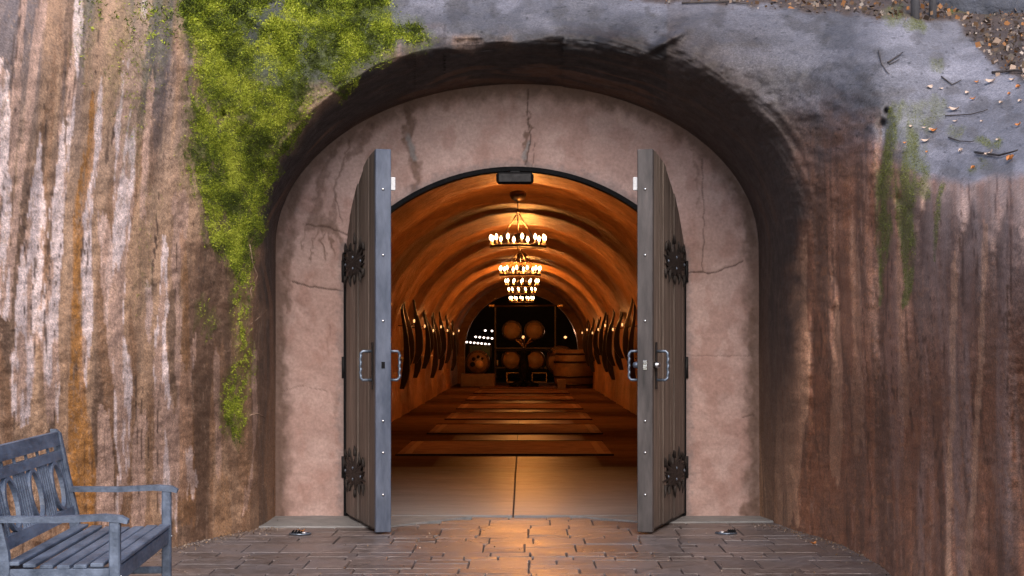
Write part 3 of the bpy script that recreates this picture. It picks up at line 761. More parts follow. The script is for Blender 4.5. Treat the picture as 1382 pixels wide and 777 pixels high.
# ---------------------------------------------------------------- cave interior
def caveplaster():
    t = NT('ochre_cave_plaster'); c = t.coord((1, .35, 1)); n1 = t.noise(c, 2.2, 7, .7); n2 = t.noise(t.coord(), 22, 5, .7)
    n3 = t.noise(t.coord((1, 3.5, 1)), 3.5, 6, .7)
    col = t.ramp(n1, [(.3, (.21, .09, .03)), (.55, (.38, .18, .068)), (.75, (.50, .26, .105))])
    col = t.mix(.7, col, t.ramp(n3, [(.35, .55), (.65, 1.25)]), 'MULTIPLY')
    b = t.bump(n3, .9, .09); b = t.bump(n2, .4, .01, b)
    return t.set(col=col, rough=.48, normal=b)
M['cave'] = caveplaster()
NY, NAx = 760, 90
ys = np.linspace(.10, 51.0, NY)
RW, SP = 2.33, 1.28
prof = []
for k in range(12): prof.append((-1, 0, k / 12 * SP, 0))
aa = np.linspace(math.pi, 0, 66)
PX_, PZ_, NX_, NZ_ = [], [], [], []
for k in range(12): PX_.append(-RW); PZ_.append(SP * k / 12); NX_.append(-1); NZ_.append(0)
for a in aa: PX_.append(RW * math.cos(a)); PZ_.append(SP + RW * math.sin(a)); NX_.append(math.cos(a)); NZ_.append(math.sin(a))
for k in range(11, -1, -1): PX_.append(RW); PZ_.append(SP * k / 12 - .0); NX_.append(1); NZ_.append(0)
PX_, PZ_, NX_, NZ_ = map(np.array, (PX_, PZ_, NX_, NZ_))
ribp = 5.6
ribs = [2.2, 5.4, 9.0, 12.0, 14.8, 17.4, 20.2, 22.8, 25.6, 28.5, 31.6, 34.6, 37.8, 40.8, 43.8, 46.8, 49.6]
disp = np.full(NY, .04)
for k_, yr in enumerate(ribs): disp = disp - (.07 if k_ % 2 else .04) * np.exp(-((ys - yr) / .22) ** 2)
for k_ in range(len(ribs) - 1):
    a_, b_ = ribs[k_], ribs[k_ + 1]; m_ = (ys >= a_) & (ys < b_); disp = np.where(m_, disp + .07 * np.sin(np.pi * (ys - a_) / (b_ - a_)), disp)
D2 = disp[:, None] + .12 * (fbm(np.arange(NY)[:, None] / 7, np.arange(len(PX_))[None, :] / 9, 5, 171) - .5)
wallk = np.clip(PZ_ / 1.0, .25, 1)[None, :]
D2 = D2 * wallk
VP = np.stack([PX_[None, :] + NX_[None, :] * D2, np.repeat(ys[:, None], len(PX_), 1), PZ_[None, :] + NZ_[None, :] * D2], -1)
VP[:, 0, 2] = VP[:, -1, 2] = -.02
cv = link('cave_vault', grid_mesh('cave_vault', VP, mat=M['cave'])); tag(cv, kind='structure')
# cross wall with inner arch at the far end
m = MB()
aL = [(-2.08, 0)] + [(-2.08 * 1, 1.2)] + [(2.08 * math.cos(a), 1.25 + 2.08 * math.sin(a)) for a in np.linspace(math.pi, 0, 40)] + [(2.08, 1.2), (2.08, 0)]
oL = [(-8, 0), (-8, 1.2)] + [(8 * math.cos(a), 1.25 + 8 * math.sin(a)) for a in np.linspace(math.pi, 0, 40)] + [(8, 1.2), (8, 0)]
for i in range(len(aL) - 1):
    for y_, fl in ((50.9, 0),):
        m.add([(aL[i][0], y_, aL[i][1]), (aL[i + 1][0], y_, aL[i + 1][1]), (oL[i + 1][0], y_, oL[i + 1][1]), (oL[i][0], y_, oL[i][1])], [(0, 1, 2, 3)])
    m.add([(aL[i][0], 50.9, aL[i][1]), (aL[i + 1][0], 50.9, aL[i + 1][1]), (aL[i + 1][0], 51.6, aL[i + 1][1]), (aL[i][0], 51.6, aL[i][1])], [(0, 1, 2, 3)])
ia = m.build('inner_arch_wall', M['cave'], fix=False); tag(ia, kind='structure')
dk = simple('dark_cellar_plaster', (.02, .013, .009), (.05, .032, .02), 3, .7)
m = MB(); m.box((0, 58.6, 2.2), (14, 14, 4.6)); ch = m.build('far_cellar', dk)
bm = bmesh.new(); bm.from_mesh(ch.data)
for f in list(bm.faces):
    if f.calc_center_median().y < 52: bm.faces.remove(f)
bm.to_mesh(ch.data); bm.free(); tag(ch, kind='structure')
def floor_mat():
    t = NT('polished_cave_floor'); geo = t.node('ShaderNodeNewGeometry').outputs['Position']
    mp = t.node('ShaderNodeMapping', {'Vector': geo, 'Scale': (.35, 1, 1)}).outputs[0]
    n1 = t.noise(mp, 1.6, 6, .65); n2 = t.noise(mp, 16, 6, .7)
    yy = t.node('ShaderNodeSeparateXYZ', {0: geo}).outputs[1]; daylight = t.node('ShaderNodeMapRange', {0: yy, 1: -0.5, 2: 6.0, 3: 1.0, 4: 0.0}).outputs[0]  # daylight at the threshold painted into the floor as a paler ramp
    col = t.mix(daylight, t.ramp(n1, [(.3, (.075, .038, .02)), (.7, (.13, .07, .036))]), t.ramp(n1, [(.3, (.19, .18, .185)), (.7, (.30, .285, .29))])); col = t.mix(.5, col, t.ramp(n2, [(.3, .65), (.7, 1.2)]), 'MULTIPLY')
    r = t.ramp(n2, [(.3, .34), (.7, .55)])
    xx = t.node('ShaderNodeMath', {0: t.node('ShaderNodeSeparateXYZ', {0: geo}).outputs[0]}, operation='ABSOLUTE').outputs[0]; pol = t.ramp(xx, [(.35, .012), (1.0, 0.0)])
    sp = t.mix(t.ramp(t.node('ShaderNodeMath', {0: daylight, 1: t.noise(mp, 1.1, 6, .7)}, operation='MULTIPLY').outputs[0], [(.0, 0), (.55, 1)]), pol, (.12, .12, .12))
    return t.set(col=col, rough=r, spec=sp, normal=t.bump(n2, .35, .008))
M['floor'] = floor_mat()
fl = link('cave_floor', MB().box((0, 26, -.2), (8, 52, .37)).mesh('cave_floor', simple('floor_joint', (.02, .015, .012), (.03, .025, .02), 5, .8))); tag(fl, kind='structure')
# slabs on either side of the centre joint
yb0 = -.0
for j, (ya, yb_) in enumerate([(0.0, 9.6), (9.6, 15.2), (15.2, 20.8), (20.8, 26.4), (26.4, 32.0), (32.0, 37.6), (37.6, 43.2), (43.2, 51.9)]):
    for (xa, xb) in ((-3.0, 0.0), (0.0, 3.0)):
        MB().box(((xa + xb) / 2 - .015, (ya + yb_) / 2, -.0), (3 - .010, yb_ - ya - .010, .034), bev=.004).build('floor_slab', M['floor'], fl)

# rugs
def rug_mat():
    t = NT('woven_rug'); c = t.coord(); n1 = t.noise(c, 3, 5); n2 = t.noise(t.coord((1, 6, 1)), 60, 4, .6)
    col = t.ramp(n1, [(.35, (.12, .05, .024)), (.65, (.21, .095, .045))]); col = t.mix(.6, col, t.ramp(n2, [(.3, .6), (.7, 1.3)]), 'MULTIPLY')
    return t.set(col=col, rough=.9, spec=.1, normal=t.bump(n2, .5, .004))
M['rug'] = rug_mat(); M['rug_border'] = simple('rug_border_band', (.2, .10, .045), (.28, .15, .07), 40, .9, bump=.3, spec=.1)
M['rug_edge'] = simple('rug_binding', (.02, .01, .006), (.04, .02, .012), 40, .9, spec=.1)
places = ['nearest the doorway, showing a turned-up right corner', 'second in from the doorway', 'third in from the doorway', 'fourth in from the doorway', 'fifth in from the doorway', 'sixth in from the doorway', 'farthest in, before the candle stand']
for j in range(7):
    d0 = 23.0 + 5.5 * j + (.0 if j < 4 else .8 * (j - 3)); xoff = [-.17, -.06, -.02, -.01, 0, .02, .03][j]
    root = empty('rug', (xoff, d0 - 15 + 1.65, .018)); tag(root, 'low reddish-brown woven rug %s' % places[j], 'rug', 'rugs laid in a row down the cave')
    MB().box((0, 0, .008), (2.78, 3.24, .016), bev=.004).build('pile', M['rug'], root)
    b = MB(); 
    for sx in (-1, 1): b.box((sx * 1.25, 0, .0185), (.09, 2.9, .005))
    for sy in (-1, 1): b.box((0, sy * 1.48, .0185), (2.59, .09, .005))
    b.build('border', M['rug_border'], root)
    for yy in (-1.64, 1.64): MB().box((0, yy, .012), (2.8, .04, .024)).build('binding', M['rug_edge'], root)

# chandeliers
def make_chandelier():
    root = empty('chandelier')
    RR = .375; H = 0.0
    ring = MB().lathe([(RR - .012, -.012), (RR + .012, -.012), (RR + .012, .018), (RR - .012, .018), (RR - .012, -.012)], 36)
    ring.f = [f for f in ring.f if len(f) <= 4]; ring.sm = [True] * len(ring.f)
    ring.build('ring', M['iron_dark'], root, fix=False)
    sp = MB()
    for a in (0, math.pi / 2): sp.box((0, 0, -.012), (2 * RR * abs(math.cos(a)) + .02, 2 * RR * abs(math.sin(a)) + .02, .014))
    sp.build('cross_bar', M['brass'], root)
    MB().tube([(0, 0, -.02), (0, 0, .78)], .009, 6).build('rod', M['iron_dark'], root)
    MB().lathe([(.0, .78), (.10, .76), (.115, .74), (.115, .70), (.09, .65), (.03, .62)][::-1], 14).build('canopy', M['iron_dark'], root)
    MB().lathe([(.012, .46), (.045, .47), (.045, .485), (.012, .50)], 10).build('hub', M['iron_dark'], root)
    for k in range(4):
        a = math.pi / 4 + k * math.pi / 2
        MB().tube([(math.cos(a) * RR, math.sin(a) * RR, .02), (0, 0, .48)], .006, 5).build('suspension_chain', M['iron_dark'], root)
    cm = MB().lathe([(.010, -.005), (.028, 0), (.026, .012), (.011, .014), (.011, .055), (.008, .058)], 8).mesh('candle_cup', M['candle'])
    bm_ = MB().lathe([(.008, 0), (.018, .018), (.021, .036), (.013, .06), (.003, .078)], 8).mesh('bulb', M['bulb'])
    for k in range(12):
        a = 2 * math.pi * (k + .3) / 12
        c_ = link('candle_cup', cm, None, root, (math.cos(a) * RR, math.sin(a) * RR, .03))
        link('bulb', bm_, None, c_, (0, 0, .058))
    return root
ch0 = make_chandelier()
CH = [(24.6, 'nearest the doorway, largest'), (33.2, 'second in from the doorway'), (41.3, 'third in from the doorway'), (49.0, 'fourth in from the doorway'), (56.5, 'farthest in, above the brass bar')]
CHY = [333, 371, 386, 396, 407]; CHX = [699, 702, 704.5, 704.5, 704]
for i, (d, lab) in enumerate(CH):
    o = ch0 if i == 0 else copy_tree(ch0)
    p = at(CHX[i], CHY[i], d); 
    o.location = p; o.rotation_euler.z = .2 * i
    tag(o, 'lit iron ring chandelier with candle bulbs, %s' % lab, 'chandelier', 'chandeliers down the cave ceiling')
    L = bpy.data.lights.new('chandelier_light', 'POINT'); L.energy = 64 if i == 0 else 32; L.color = (1, .36, .075); L.shadow_soft_size = .05
    lo = bpy.data.objects.new('chandelier_light', L); COL.objects.link(lo); lo.parent = o; lo.location = (.05, .03, .27)

# stave sconces on both side walls
def stave_curve(h0, h1, bow, wid, n=10):
    m = MB(); vs = []; fs = []
    for k in range(n + 1):                   # slim hooked top, broad foot, bowed off the wall
        t = k / n; z = h0 + (h1 - h0) * t; x = .02 + bow * math.sin(math.pi * min(1, t * .9 + .1)) + (.05 * (t - .85) / .15 if t > .85 else 0)
        ww = wid * (.55 + .45 * (1 - t)); dp = .035 + .13 * (1 - t) ** 1.2 * min(1, .35 + 4 * t)
        for (dx, dy) in ((0, -ww), (0, ww), (dp, ww), (dp, -ww)): vs.append((x + dx, dy, z))
    for k in range(n):
        b = k * 4
        for q_ in range(4): fs.append((b + q_, b + (q_ + 1) % 4, b + 4 + (q_ + 1) % 4, b + 4 + q_))
    fs += [(0, 1, 2, 3), (n * 4, n * 4 + 1, n * 4 + 2, n * 4 + 3)]
    return m.add(vs, fs)
def make_sconce(v=0):
    root = empty('wall_sconce')
    sets = [((.62, 2.32, .16, .09, -.3), (.95, 2.25, .24, .07, .25)), ((1.05, 2.36, .22, .08, -.22), (.75, 2.2, .12, .06, .3)), ((.9, 2.36, .18, .07, -.3), (1.15, 2.2, .25, .06, .3))][v]
    for (h0, h1, bow, wd, dy) in sets:
        stave_curve(h0, h1, bow * .7, wd * 1.2).build('stave', M['stave'], root, (0, dy, 0))
    MB().tube([(0, .02, 1.80), (.20, .02, 1.78), (.30, .02, 1.84)], .01, 6).build('lamp_arm', M['iron_dark'], root)
    MB().lathe([(.008, 0), (.016, .02), (.017, .045), (.008, .065)], 10, (.30, .02, 1.85 - .06 * v)).build('lamp_glass', M['bulb_small'], root)
    MB().tube([(.02, -.2, 1.15), (.06, .3, 1.18)], .012, 6).build('hoop', M['iron_dark'], root)
    return root
protos = [make_sconce(k) for k in range(3)]
used = [False] * 3
SD = [33.6, 37.2, 40.8, 44.6, 48.4, 52.6, 57.0]
ordn = ['nearest the doorway', 'second', 'third', 'fourth', 'fifth', 'sixth', 'seventh and farthest']
for side in (-1, 1):
    for j, d in enumerate(SD):
        v = (j + (side > 0)) % 3
        o = copy_tree(protos[v]) if used[v] else protos[v]; used[v] = True
        o.location = (side * -1 * -(2.27) if False else side * 2.27, d - 15 + (.9 if side > 0 else 0), 0)
        o.rotation_euler.z = 0 if side < 0 else math.pi
        tag(o, 'dark curved barrel-stave lamp on the %s cave wall, %s%s' % ('left' if side < 0 else 'right', ordn[j], '' if j == 0 else ' from the doorway'), 'wall lamp', 'barrel-stave lamps along the cave walls')
        if j % 2 == 0:
            L = bpy.data.lights.new('sconce_light', 'POINT'); L.energy = 2; L.color = (1, .42, .12); L.shadow_soft_size = .04
            lo = bpy.data.objects.new('sconce_light', L); COL.objects.link(lo); lo.parent = o; lo.location = (.34, .02, 1.97)

# far-end furniture
def barrel_parts(root, r, L, c, axis='y', mat=None, head_only=False):
    prof = [(r * .80, -L / 2), (r * .90, -L / 4), (r, 0), (r * .90, L / 4), (r * .80, L / 2)]
    b = MB().lathe(prof, 22, c, axis, mat).build('staves', M['barrel'], root)
    hp = []
    for h, q_ in ((-L * .42, .85), (-L * .22, .93), (L * .22, .93), (L * .42, .85)):
        MB().lathe([(r * q_, h - .025), (r * q_ + .012, h - .025), (r * q_ + .012, h + .025), (r * q_, h + .025)], 22, c, axis, mat).build('hoop', M['iron_dark'], root)
    return b
rack = empty('barrel_rack', (0, 49, 0)); tag(rack, 'tall black steel barrel rack frame with brass bar across the top', 'rack')
dR = 63.0; sR = FP / dR
rack.location = (EX + (710 - PX) / sR, EY + dR, .017)
MB().tube([(-1.22, 0, 2.77), (1.22, 0, 2.80)], .03, 8).build('top_bar', M['brass'], rack)
for x in (-1.2, 1.2): MB().box((x, 0, 2.79), (.22, .06, .1), bev=.02).build('finial', M['brass'], rack)
for x in (-1.08, 1.02): MB().box((x, 0, 1.38), (.05, .05, 2.76)).build('post', M['iron_dark'], rack)
for z in (.62, 1.30): MB().box((-.03, 0, z), (2.1, .5, .05)).build('shelf', M['iron_dark'], rack)
for x in (-.42, .46): 
    f_ = MB(); 
    for (a, b_, c_, d_) in ((x, .12, .5, .02), (x, .44, .5, .02), (x - .25, .28, .02, .34), (x + .25, .28, .02, .34)): f_.box((a, -.28, b_), (c_, .02, d_))
    f_.build('lower_panel', M['brass'], rack)
for x in (-1.0, .9): MB().lathe([(.03, 0), (.03, .18)], 8, (x, -.2, .70)).build('candle', M['candle'], rack)
blab = ['upper left wine barrel in the steel rack', 'upper right wine barrel in the steel rack', 'lower left wine barrel in the steel rack', 'lower right wine barrel in the steel rack']
for j, (px, py) in enumerate(((691, 446), (721, 446), (690, 486), (722, 486))):
    root = empty('wine_barrel', at(px, py, dR)); tag(root, blab[j], 'barrel', 'wine barrels in the rack')
    r = .37
    barrel_parts(root, r, .8, (0, .1, 0))
    MB().lathe([(r * .76, -.335), (r * .76, -.31), (.01, -.31)][::1], 22).build('head', M['barrel_head'], root, rot=(R(90), 0, 0)).location = (0, -.62, 0)
# candle stand / pedestal in front
dS = 60; st = empty('iron_stand', (EX + (707 - PX) * dS / FP, EY + dS, .017)); tag(st, 'black iron pedestal with splayed feet and a lit candle arrangement', 'stand')
MB().lathe([(.14, 0), (.12, .1), (.10, .2), (.16, .3), (.17, .8), (.12, 1.05), (.24, 1.15), (.24, 1.2)], 14).build('column', M['black'], st)
for k in range(5):
    a = 2 * math.pi * k / 5 + .3; MB().tube([(0, 0, .22), (math.cos(a) * .3, math.sin(a) * .3, .12), (math.cos(a) * .48, math.sin(a) * .48, .04)], [.08, .07, .09], 8).build('foot', M['black'], st)
MB().box((0, 0, 1.22), (1.9, .5, .05), bev=.01).build('table_top', M['black'], st)
for k in range(9):
    a = k * 2.4; MB().tube([(0, 0, 1.25), (.12 * math.cos(a), .12 * math.sin(a), 1.45), (.28 * math.cos(a), .28 * math.sin(a), 1.55 + .05 * (k % 3))], [.012, .01, .03], 6).build('branch', M['brass'], st)
MB().lathe([(.01, 0), (.05, .04), (.03, .1)], 8, (-.02, 0, 1.62)).build('flame_glass', M['bulb_small'], st)
# show barrel on box base, left
dB = 60.5; s = FP / dB; bb = empty('display_box', (EX + (645 - PX) / s, EY + dB, .017)); tag(bb, 'low brown timber box under the carved barrel at far left', 'box')
MB().box((0, 0, .23), (1.16, .7, .44), bev=.02).build('carcass', M['timber'], bb)
MB().box((0, -.355, .23), (1.0, .02, .3), bev=.01).build('panel', M['barrel'], bb)
cb = empty('carved_barrel', at(645, 489, dB)); tag(cb, 'barrel lying end-on with round holes cut in its head, on the timber box', 'barrel')
barrel_parts(cb, .42, .7, (0, 0, 0))
MB().lathe([(.33, -.02), (.33, 0), (.01, 0)], 22).build('head', M['timber'], cb, rot=(R(90), 0, 0)).location = (0, -.352, 0)
MB().lathe([(.14, -.02), (.14, .0), (.01, .01)], 16).build('lit_disc', M['barrel_head'], cb, rot=(R(90), 0, 0)).location = (.06, -.375, -.06)
for (x, z, r_) in ((-.17, -.06, .085), (-.13, .12, .065), (.02, .19, .055), (.16, .14, .045)):
    MB().lathe([(r_, -.01), (r_, .0), (.005, .004)], 12).build('hole', M['black'], cb, rot=(R(90), 0, 0)).location = (x, -.372, z)
# big upright cask right
dC = 59; s = FP / dC; ck = empty('large_cask', (EX + (776 - PX) / s, EY + dC, .017)); tag(ck, 'large dark upright cask standing by the right cave wall', 'cask')
MB().lathe([(.60, 0), (.68, .25), (.72, .6), (.68, .95), (.60, 1.25), (.55, 1.26)], 28).build('staves', M['barrel'], ck)
for z, r_ in ((.12, .64), (.38, .70), (.86, .70), (1.12, .64)): MB().lathe([(r_, z - .03), (r_ + .015, z - .03), (r_ + .015, z + .03), (r_, z + .03)], 28).build('hoop', M['iron_dark'], ck)
ck2 = empty('wine_barrel', at(757, 487, 60.5)); tag(ck2, 'dark barrel lying end-on, half hidden behind the large cask', 'barrel')
barrel_parts(ck2, .52, .9, (0, 0, 0)); MB().lathe([(.42, -.02), (.42, 0), (.01, 0)], 22).build('head', M['timber'], ck2, rot=(R(90), 0, 0)).location = (0, -.452, 0)
bx = empty('small_crate', (EX + (758 - PX) * 57.5 / FP, EY + 57.5, .017)); tag(bx, 'small brown wooden crate beside the large cask', 'crate')
MB().box((0, 0, .16), (.26, .3, .32), bev=.01).build('body', M['timber'], bx); MB().box((0, -.153, .16), (.15, .01, .18)).build('front_panel', M['barrel'], bx)
tw = empty('folded_cloth', at(740, 498, 61.5)); tag(tw, 'crumpled grey cloth lying on the rack beside the right barrels', 'cloth')
m = MB(); vs = []
for i in range(9):
    for j in range(5): vs.append((-.2 + i * .05, -.08 + j * .04, .04 + .03 * math.sin(i * 1.9 + j) + .03 * math.cos(j * 2.1 - i)))
m.add(vs, [(i * 5 + j, (i + 1) * 5 + j, (i + 1) * 5 + j + 1, i * 5 + j + 1) for i in range(8) for j in range(4)], True); m.build('drape', M['apron'], tw, fix=False)
# bulb rows standing in for reflected chandeliers, and lamps in the dark cellar
for j, (x0, x1, y0, y1, nn, lab) in enumerate(((655, 664, 446, 446.5, 2, 'topmost short row of white bulbs standing in for chandelier reflections in the far cellar'), (642, 664, 454.5, 456.5, 5, 'middle row of white bulbs standing in for chandelier reflections in the far cellar'), (630, 660, 461.5, 464.5, 7, 'lowest and longest row of white bulbs standing in for chandelier reflections in the far cellar'))):
    root = empty('reflection_row', at(x0, y0, 68)); tag(root, lab, 'reflected lights', 'chandelier reflections at the far left end'); p0 = at(x0, y0, 68)
    bmn = MB().lathe([(.01, -.035), (.04, -.01), (.04, .015), (.01, .035)], 8).mesh('bulb', M['bulb_white'])
    MB().tube([at(x0, y0, 68) - p0 + Vector((0, 0, .05)), at(x1, y1, 68) - p0 + Vector((0, 0, .05))], .008, 5).build('added_cable', M['iron_dark'], root)
    for k in range(nn):
        t_ = k / max(1, nn - 1); link('bulb', bmn, None, root, at(x0 + (x1 - x0) * t_, y0 + (y1 - y0) * t_, 68) - p0)
for px, py, d, lab in ((790.5, 437, 64.5, 'round lit wall lamp beside the far inner arch on the right'), (780, 447.5, 68, 'tiny lit lamp in the far cellar, right of the rack'), (763, 455, 68.5, 'small lit candle lamp low in the far cellar, right of the rack')):
    root = empty('cellar_lamp', at(px, py, d)); tag(root, lab, 'lamp', None)
    MB().lathe([(.01, -.05), (.055, -.02), (.055, .02), (.01, .05)], 10).build('lamp_globe', M['bulb_small'], root)
    MB().tube([(0, 0, .04), (0, .12, .1), (0, .25, .1)], .01, 6).build('lamp_arm', M['iron_dark'], root)
hu = empty('picture_panel', at(648, 474, 67)); tag(hu, 'small blue-green patterned panel behind the carved barrel', 'picture')
MB().box((0, 0, 0), (.85, .04, .5), bev=.01).build('frame', M['iron_dark'], hu)
MB().box((0, -.025, 0), (.75, .01, .42)).build('canvas', simple('blue_green_canvas', (.08, .14, .25), (.25, .4, .12), 3.5, .6), hu)
L = bpy.data.lights.new('cellar_lamp_light', 'POINT'); L.energy = 30; L.color = (1, .5, .28); L.shadow_soft_size = .05
lo = bpy.data.objects.new('cellar_lamp_light', L); COL.objects.link(lo); lo.location = at(763, 452, 68.2)

# ---------------------------------------------------------------- bench
bn = empty('garden_bench', (-1.96, -4.62, 0), R(-3.5 + 0)); bn.rotation_euler.z = R(3.5)
tag(bn, 'weathered blue-grey wooden garden bench with oval fretwork back', 'bench')
# local frame: +x to the front of the seat, -y towards the camera; origin under the far front leg
BL = 1.80; SDp = .55
bp = lambda nm, mb_: mb_.build(nm, M['bench'], bn)
for yy in (0, -BL):
    bp('leg', MB().box((-.03, yy, .305), (.052, .052, .61), bev=.006))
    tilt = .17
    # rear leg and raked back post in one piece
    m = MB(); 
    def sect(x, z, w_=.05, d_=.055): return [(x - d_ / 2, yy - w_ / 2, z), (x + d_ / 2, yy - w_ / 2, z), (x + d_ / 2, yy + w_ / 2, z), (x - d_ / 2, yy + w_ / 2, z)]
    zs = [(-SDp - .03, 0), (-SDp + .0, .38), (-SDp - .005, .45), (-SDp - .05, .65), (-SDp - .11, .93), (-SDp - .125, .955)]
    for x, z in zs: m.v += sect(x, z, .05, .055 if z < .95 else .03)
    for k in range(len(zs) - 1):
        for q_ in range(4): m.f.append((k * 4 + q_, k * 4 + (q_ + 1) % 4, k * 4 + 4 + (q_ + 1) % 4, k * 4 + 4 + q_)); m.sm.append(False)
    m.f += [(0, 1, 2, 3), tuple(len(m.v) - 4 + q_ for q_ in range(4))]; m.sm += [False, False]
    bp('back_post', m)
    # arm rest with rolled front
    prof = [(-SDp - .04, .625), (-.3, .622), (-.08, .632), (-.0, .625), (.035, .605), (.03, .585), (.0, .592), (-.1, .600), (-.3, .592), (-SDp - .04, .595)]
    bp('armrest', MB().prism(prof, yy - .03, yy + .03))
    bp('side_rail', MB().box((-SDp / 2 - .02, yy, .335), (SDp - .05, .03, .075), bev=.004))
    bp('side_stretcher', MB().box((-SDp / 2 - .02, yy, .14), (SDp - .05, .03, .04), bev=.004))
bp('front_rail', MB().box((-.03, -BL / 2, .335), (.03, BL - .05, .08), bev=.004))
bp('rear_rail', MB().box((-SDp, -BL / 2, .335), (.03, BL - .05, .07), bev=.004))
for k in range(7):
    x = -.035 - k * .079
    z = .398 - .018 * math.sin(math.pi * k / 6)
    if k == 0: bp('seat_slat', MB().box((x, -BL / 2, z), (.06, BL - .06, .02), bev=.004))
    else: bp('seat_slat', MB().box((x, -BL / 2, z), (.062, BL + .03, .02), bev=.004))
def bk(z): return -SDp - .005 - (z - .45) * .215
def back_bar(nm, z0, z1, y0, y1, th=.022, dx=0):
    m = MB(); xa, xb = bk(z0) + dx, bk(z1) + dx
    vs = [(xa - th / 2, y0, z0), (xa + th / 2, y0, z0), (xa + th / 2, y1, z0), (xa - th / 2, y1, z0), (xb - th / 2, y0, z1), (xb + th / 2, y0, z1), (xb + th / 2, y1, z1), (xb - th / 2, y1, z1)]
    m.add(vs, [(0, 1, 2, 3), (7, 6, 5, 4), (0, 4, 5, 1), (1, 5, 6, 2), (2, 6, 7, 3), (3, 7, 4, 0)]); return bp(nm, m)
back_bar('top_rail', .865, .94, -BL + .025, -.025, .03)
back_bar('middle_rail', .785, .835, -BL + .025, -.025, .026)
back_bar('lower_rail', .455, .515, -BL + .025, -.025, .028)
per = (BL - .06) / 3
for k in range(7): yv = -.05 - k * (BL - .10) / 6; back_bar('spacer', .835, .865, yv - .009, yv + .009, .014)
for k in range(3):
    yc = -.03 - per * (k + .42)
    m = MB(); pts = []; n_ = 32
    for a in range(n_):                      # flat ring with a real rim, seen obliquely
        t_ = 2 * math.pi * a / n_
        for (rr_, dx) in ((1.0, -.012), (1.0, .012), (.78, .012), (.78, -.012)):
            z = .65 + .138 * (rr_ if rr_ == 1 else .85) * math.sin(t_); m.v.append((bk(z) + dx, yc + .15 * rr_ * math.cos(t_), z))
    for a in range(n_):
        for q_ in range(4): b0 = a * 4; b1 = ((a + 1) % n_) * 4; m.f.append((b0 + q_, b0 + (q_ + 1) % 4, b1 + (q_ + 1) % 4, b1 + q_)); m.sm.append(False)
    bp('oval_fret', m)
    for dy in (-.185, .185, -.235, .235, .285): back_bar('back_slat', .515, .785, max(yc + dy - .011, -BL + .03), min(yc + dy + .011, -.028), .014)
boltm = MB().lathe([(.008, 0), (.008, .004), (.003, .006)], 8, axis='x').mesh('screw_cap', M['chrome'])
for yy in (0, -BL): link('screw_cap', boltm, None, bn, (-.003, yy, .335))

# ---------------------------------------------------------------- well lights in the paving, leaves, twigs
def on_shell(px, py): return at(px, py, float(shell_depth(np.array([float(px)]), np.array([float(py)]))[0]))
def shell_normal(px, py):
    a = on_shell(px + 3, py) - on_shell(px - 3, py); b = on_shell(px, py - 3) - on_shell(px, py + 3)
    n_ = a.cross(b).normalized(); return n_ if n_.y < 0 else -n_
for (px, py, lab, lf_) in ((405, 721, 'in-ground well light with louvres and a yellow leaf, left of the doors', True), (980, 720, 'in-ground well light with dark grille, right of the doors', False)):
    d = EZ * FP / (py - PY); p = at(px, py, d); root = empty('ground_light', (p.x, p.y, .002)); tag(root, lab, 'ground light', 'well lights in the paving')
    MB().lathe([(.0, .0), (.085, .0), (.085, .008), (.07, .012), (.065, .004), (0, .004)], 20).build('rim', M['pull'], root)
    for k in range(4): MB().box((-.055 + k * .022 if lf_ else .02 + k * .015, 0, .018), (.008, .10, .02), rot=Matrix.Rotation(.5, 3, 'Y')).build('louvre', M['black'], root)
    MB().lathe([(.0, .016), (.045, .016), (.045, .010), (0, .009)], 16, (.03 if lf_ else -.03, 0, 0)).build('lens', M['chrome'], root)
def leaf_mesh(nm, L=.05, W_l=.018, curl=.012, mat=None):
    vs = []; n_ = 6
    for i in range(n_ + 1):
        t_ = i / n_; w_ = W_l * math.sin(math.pi * min(.97, t_ * .92 + .04)) ** .8
        zc = curl * (2 * t_ - 1) ** 2
        vs += [(L * (t_ - .5), -w_, zc + .008), (L * (t_ - .5), 0, zc), (L * (t_ - .5), w_, zc + .008)]
    fs = []
    for i in range(n_): b = i * 3; fs += [(b, b + 1, b + 4, b + 3), (b + 1, b + 2, b + 5, b + 4)]
    m = MB().add(vs, fs, True); m.tube([(-L * .5, 0, curl), (-L * .72, .004, curl + .004)], .0015, 4)
    return m.mesh(nm, mat, False)
lp = leaf_mesh('leaf', mat=M['leaf_pale']); lo_ = leaf_mesh('leaf', .045, .02, .015, M['leaf_orange'])
root = link('fallen_leaf', lo_, None, None, tuple(at(1098, 736, EZ * FP / (736 - PY)) + Vector((0, 0, .008))), (0, 0, .6)); tag(root, 'single bright orange leaf lying on the paving at the right', 'leaf')
root = link('fallen_leaf', lo_, None, None, tuple(at(408, 721, EZ * FP / (721 - PY)) + Vector((0, -.02, .022))), (0, 0, .2)); tag(root, 'yellow-orange leaf on the left well light', 'leaf')
root = link('fallen_leaf', lo_, None, None, tuple(at(878, 712, EZ * FP / (712 - PY)) + Vector((0, 0, .01))), (.3, 0, 1.0)); root.scale = (1.6, .5, 1); tag(root, 'narrow curled leaf under the foot of the right door', 'leaf')
def orient(o, px, py, spin, lift=.006):
    n_ = shell_normal(px, py); qn = n_.to_track_quat('Z', 'Y'); o.rotation_mode = 'QUATERNION'
    from mathutils import Quaternion
    o.rotation_quaternion = qn @ Quaternion((0, 0, 1), spin); o.location = on_shell(px, py) + n_ * lift
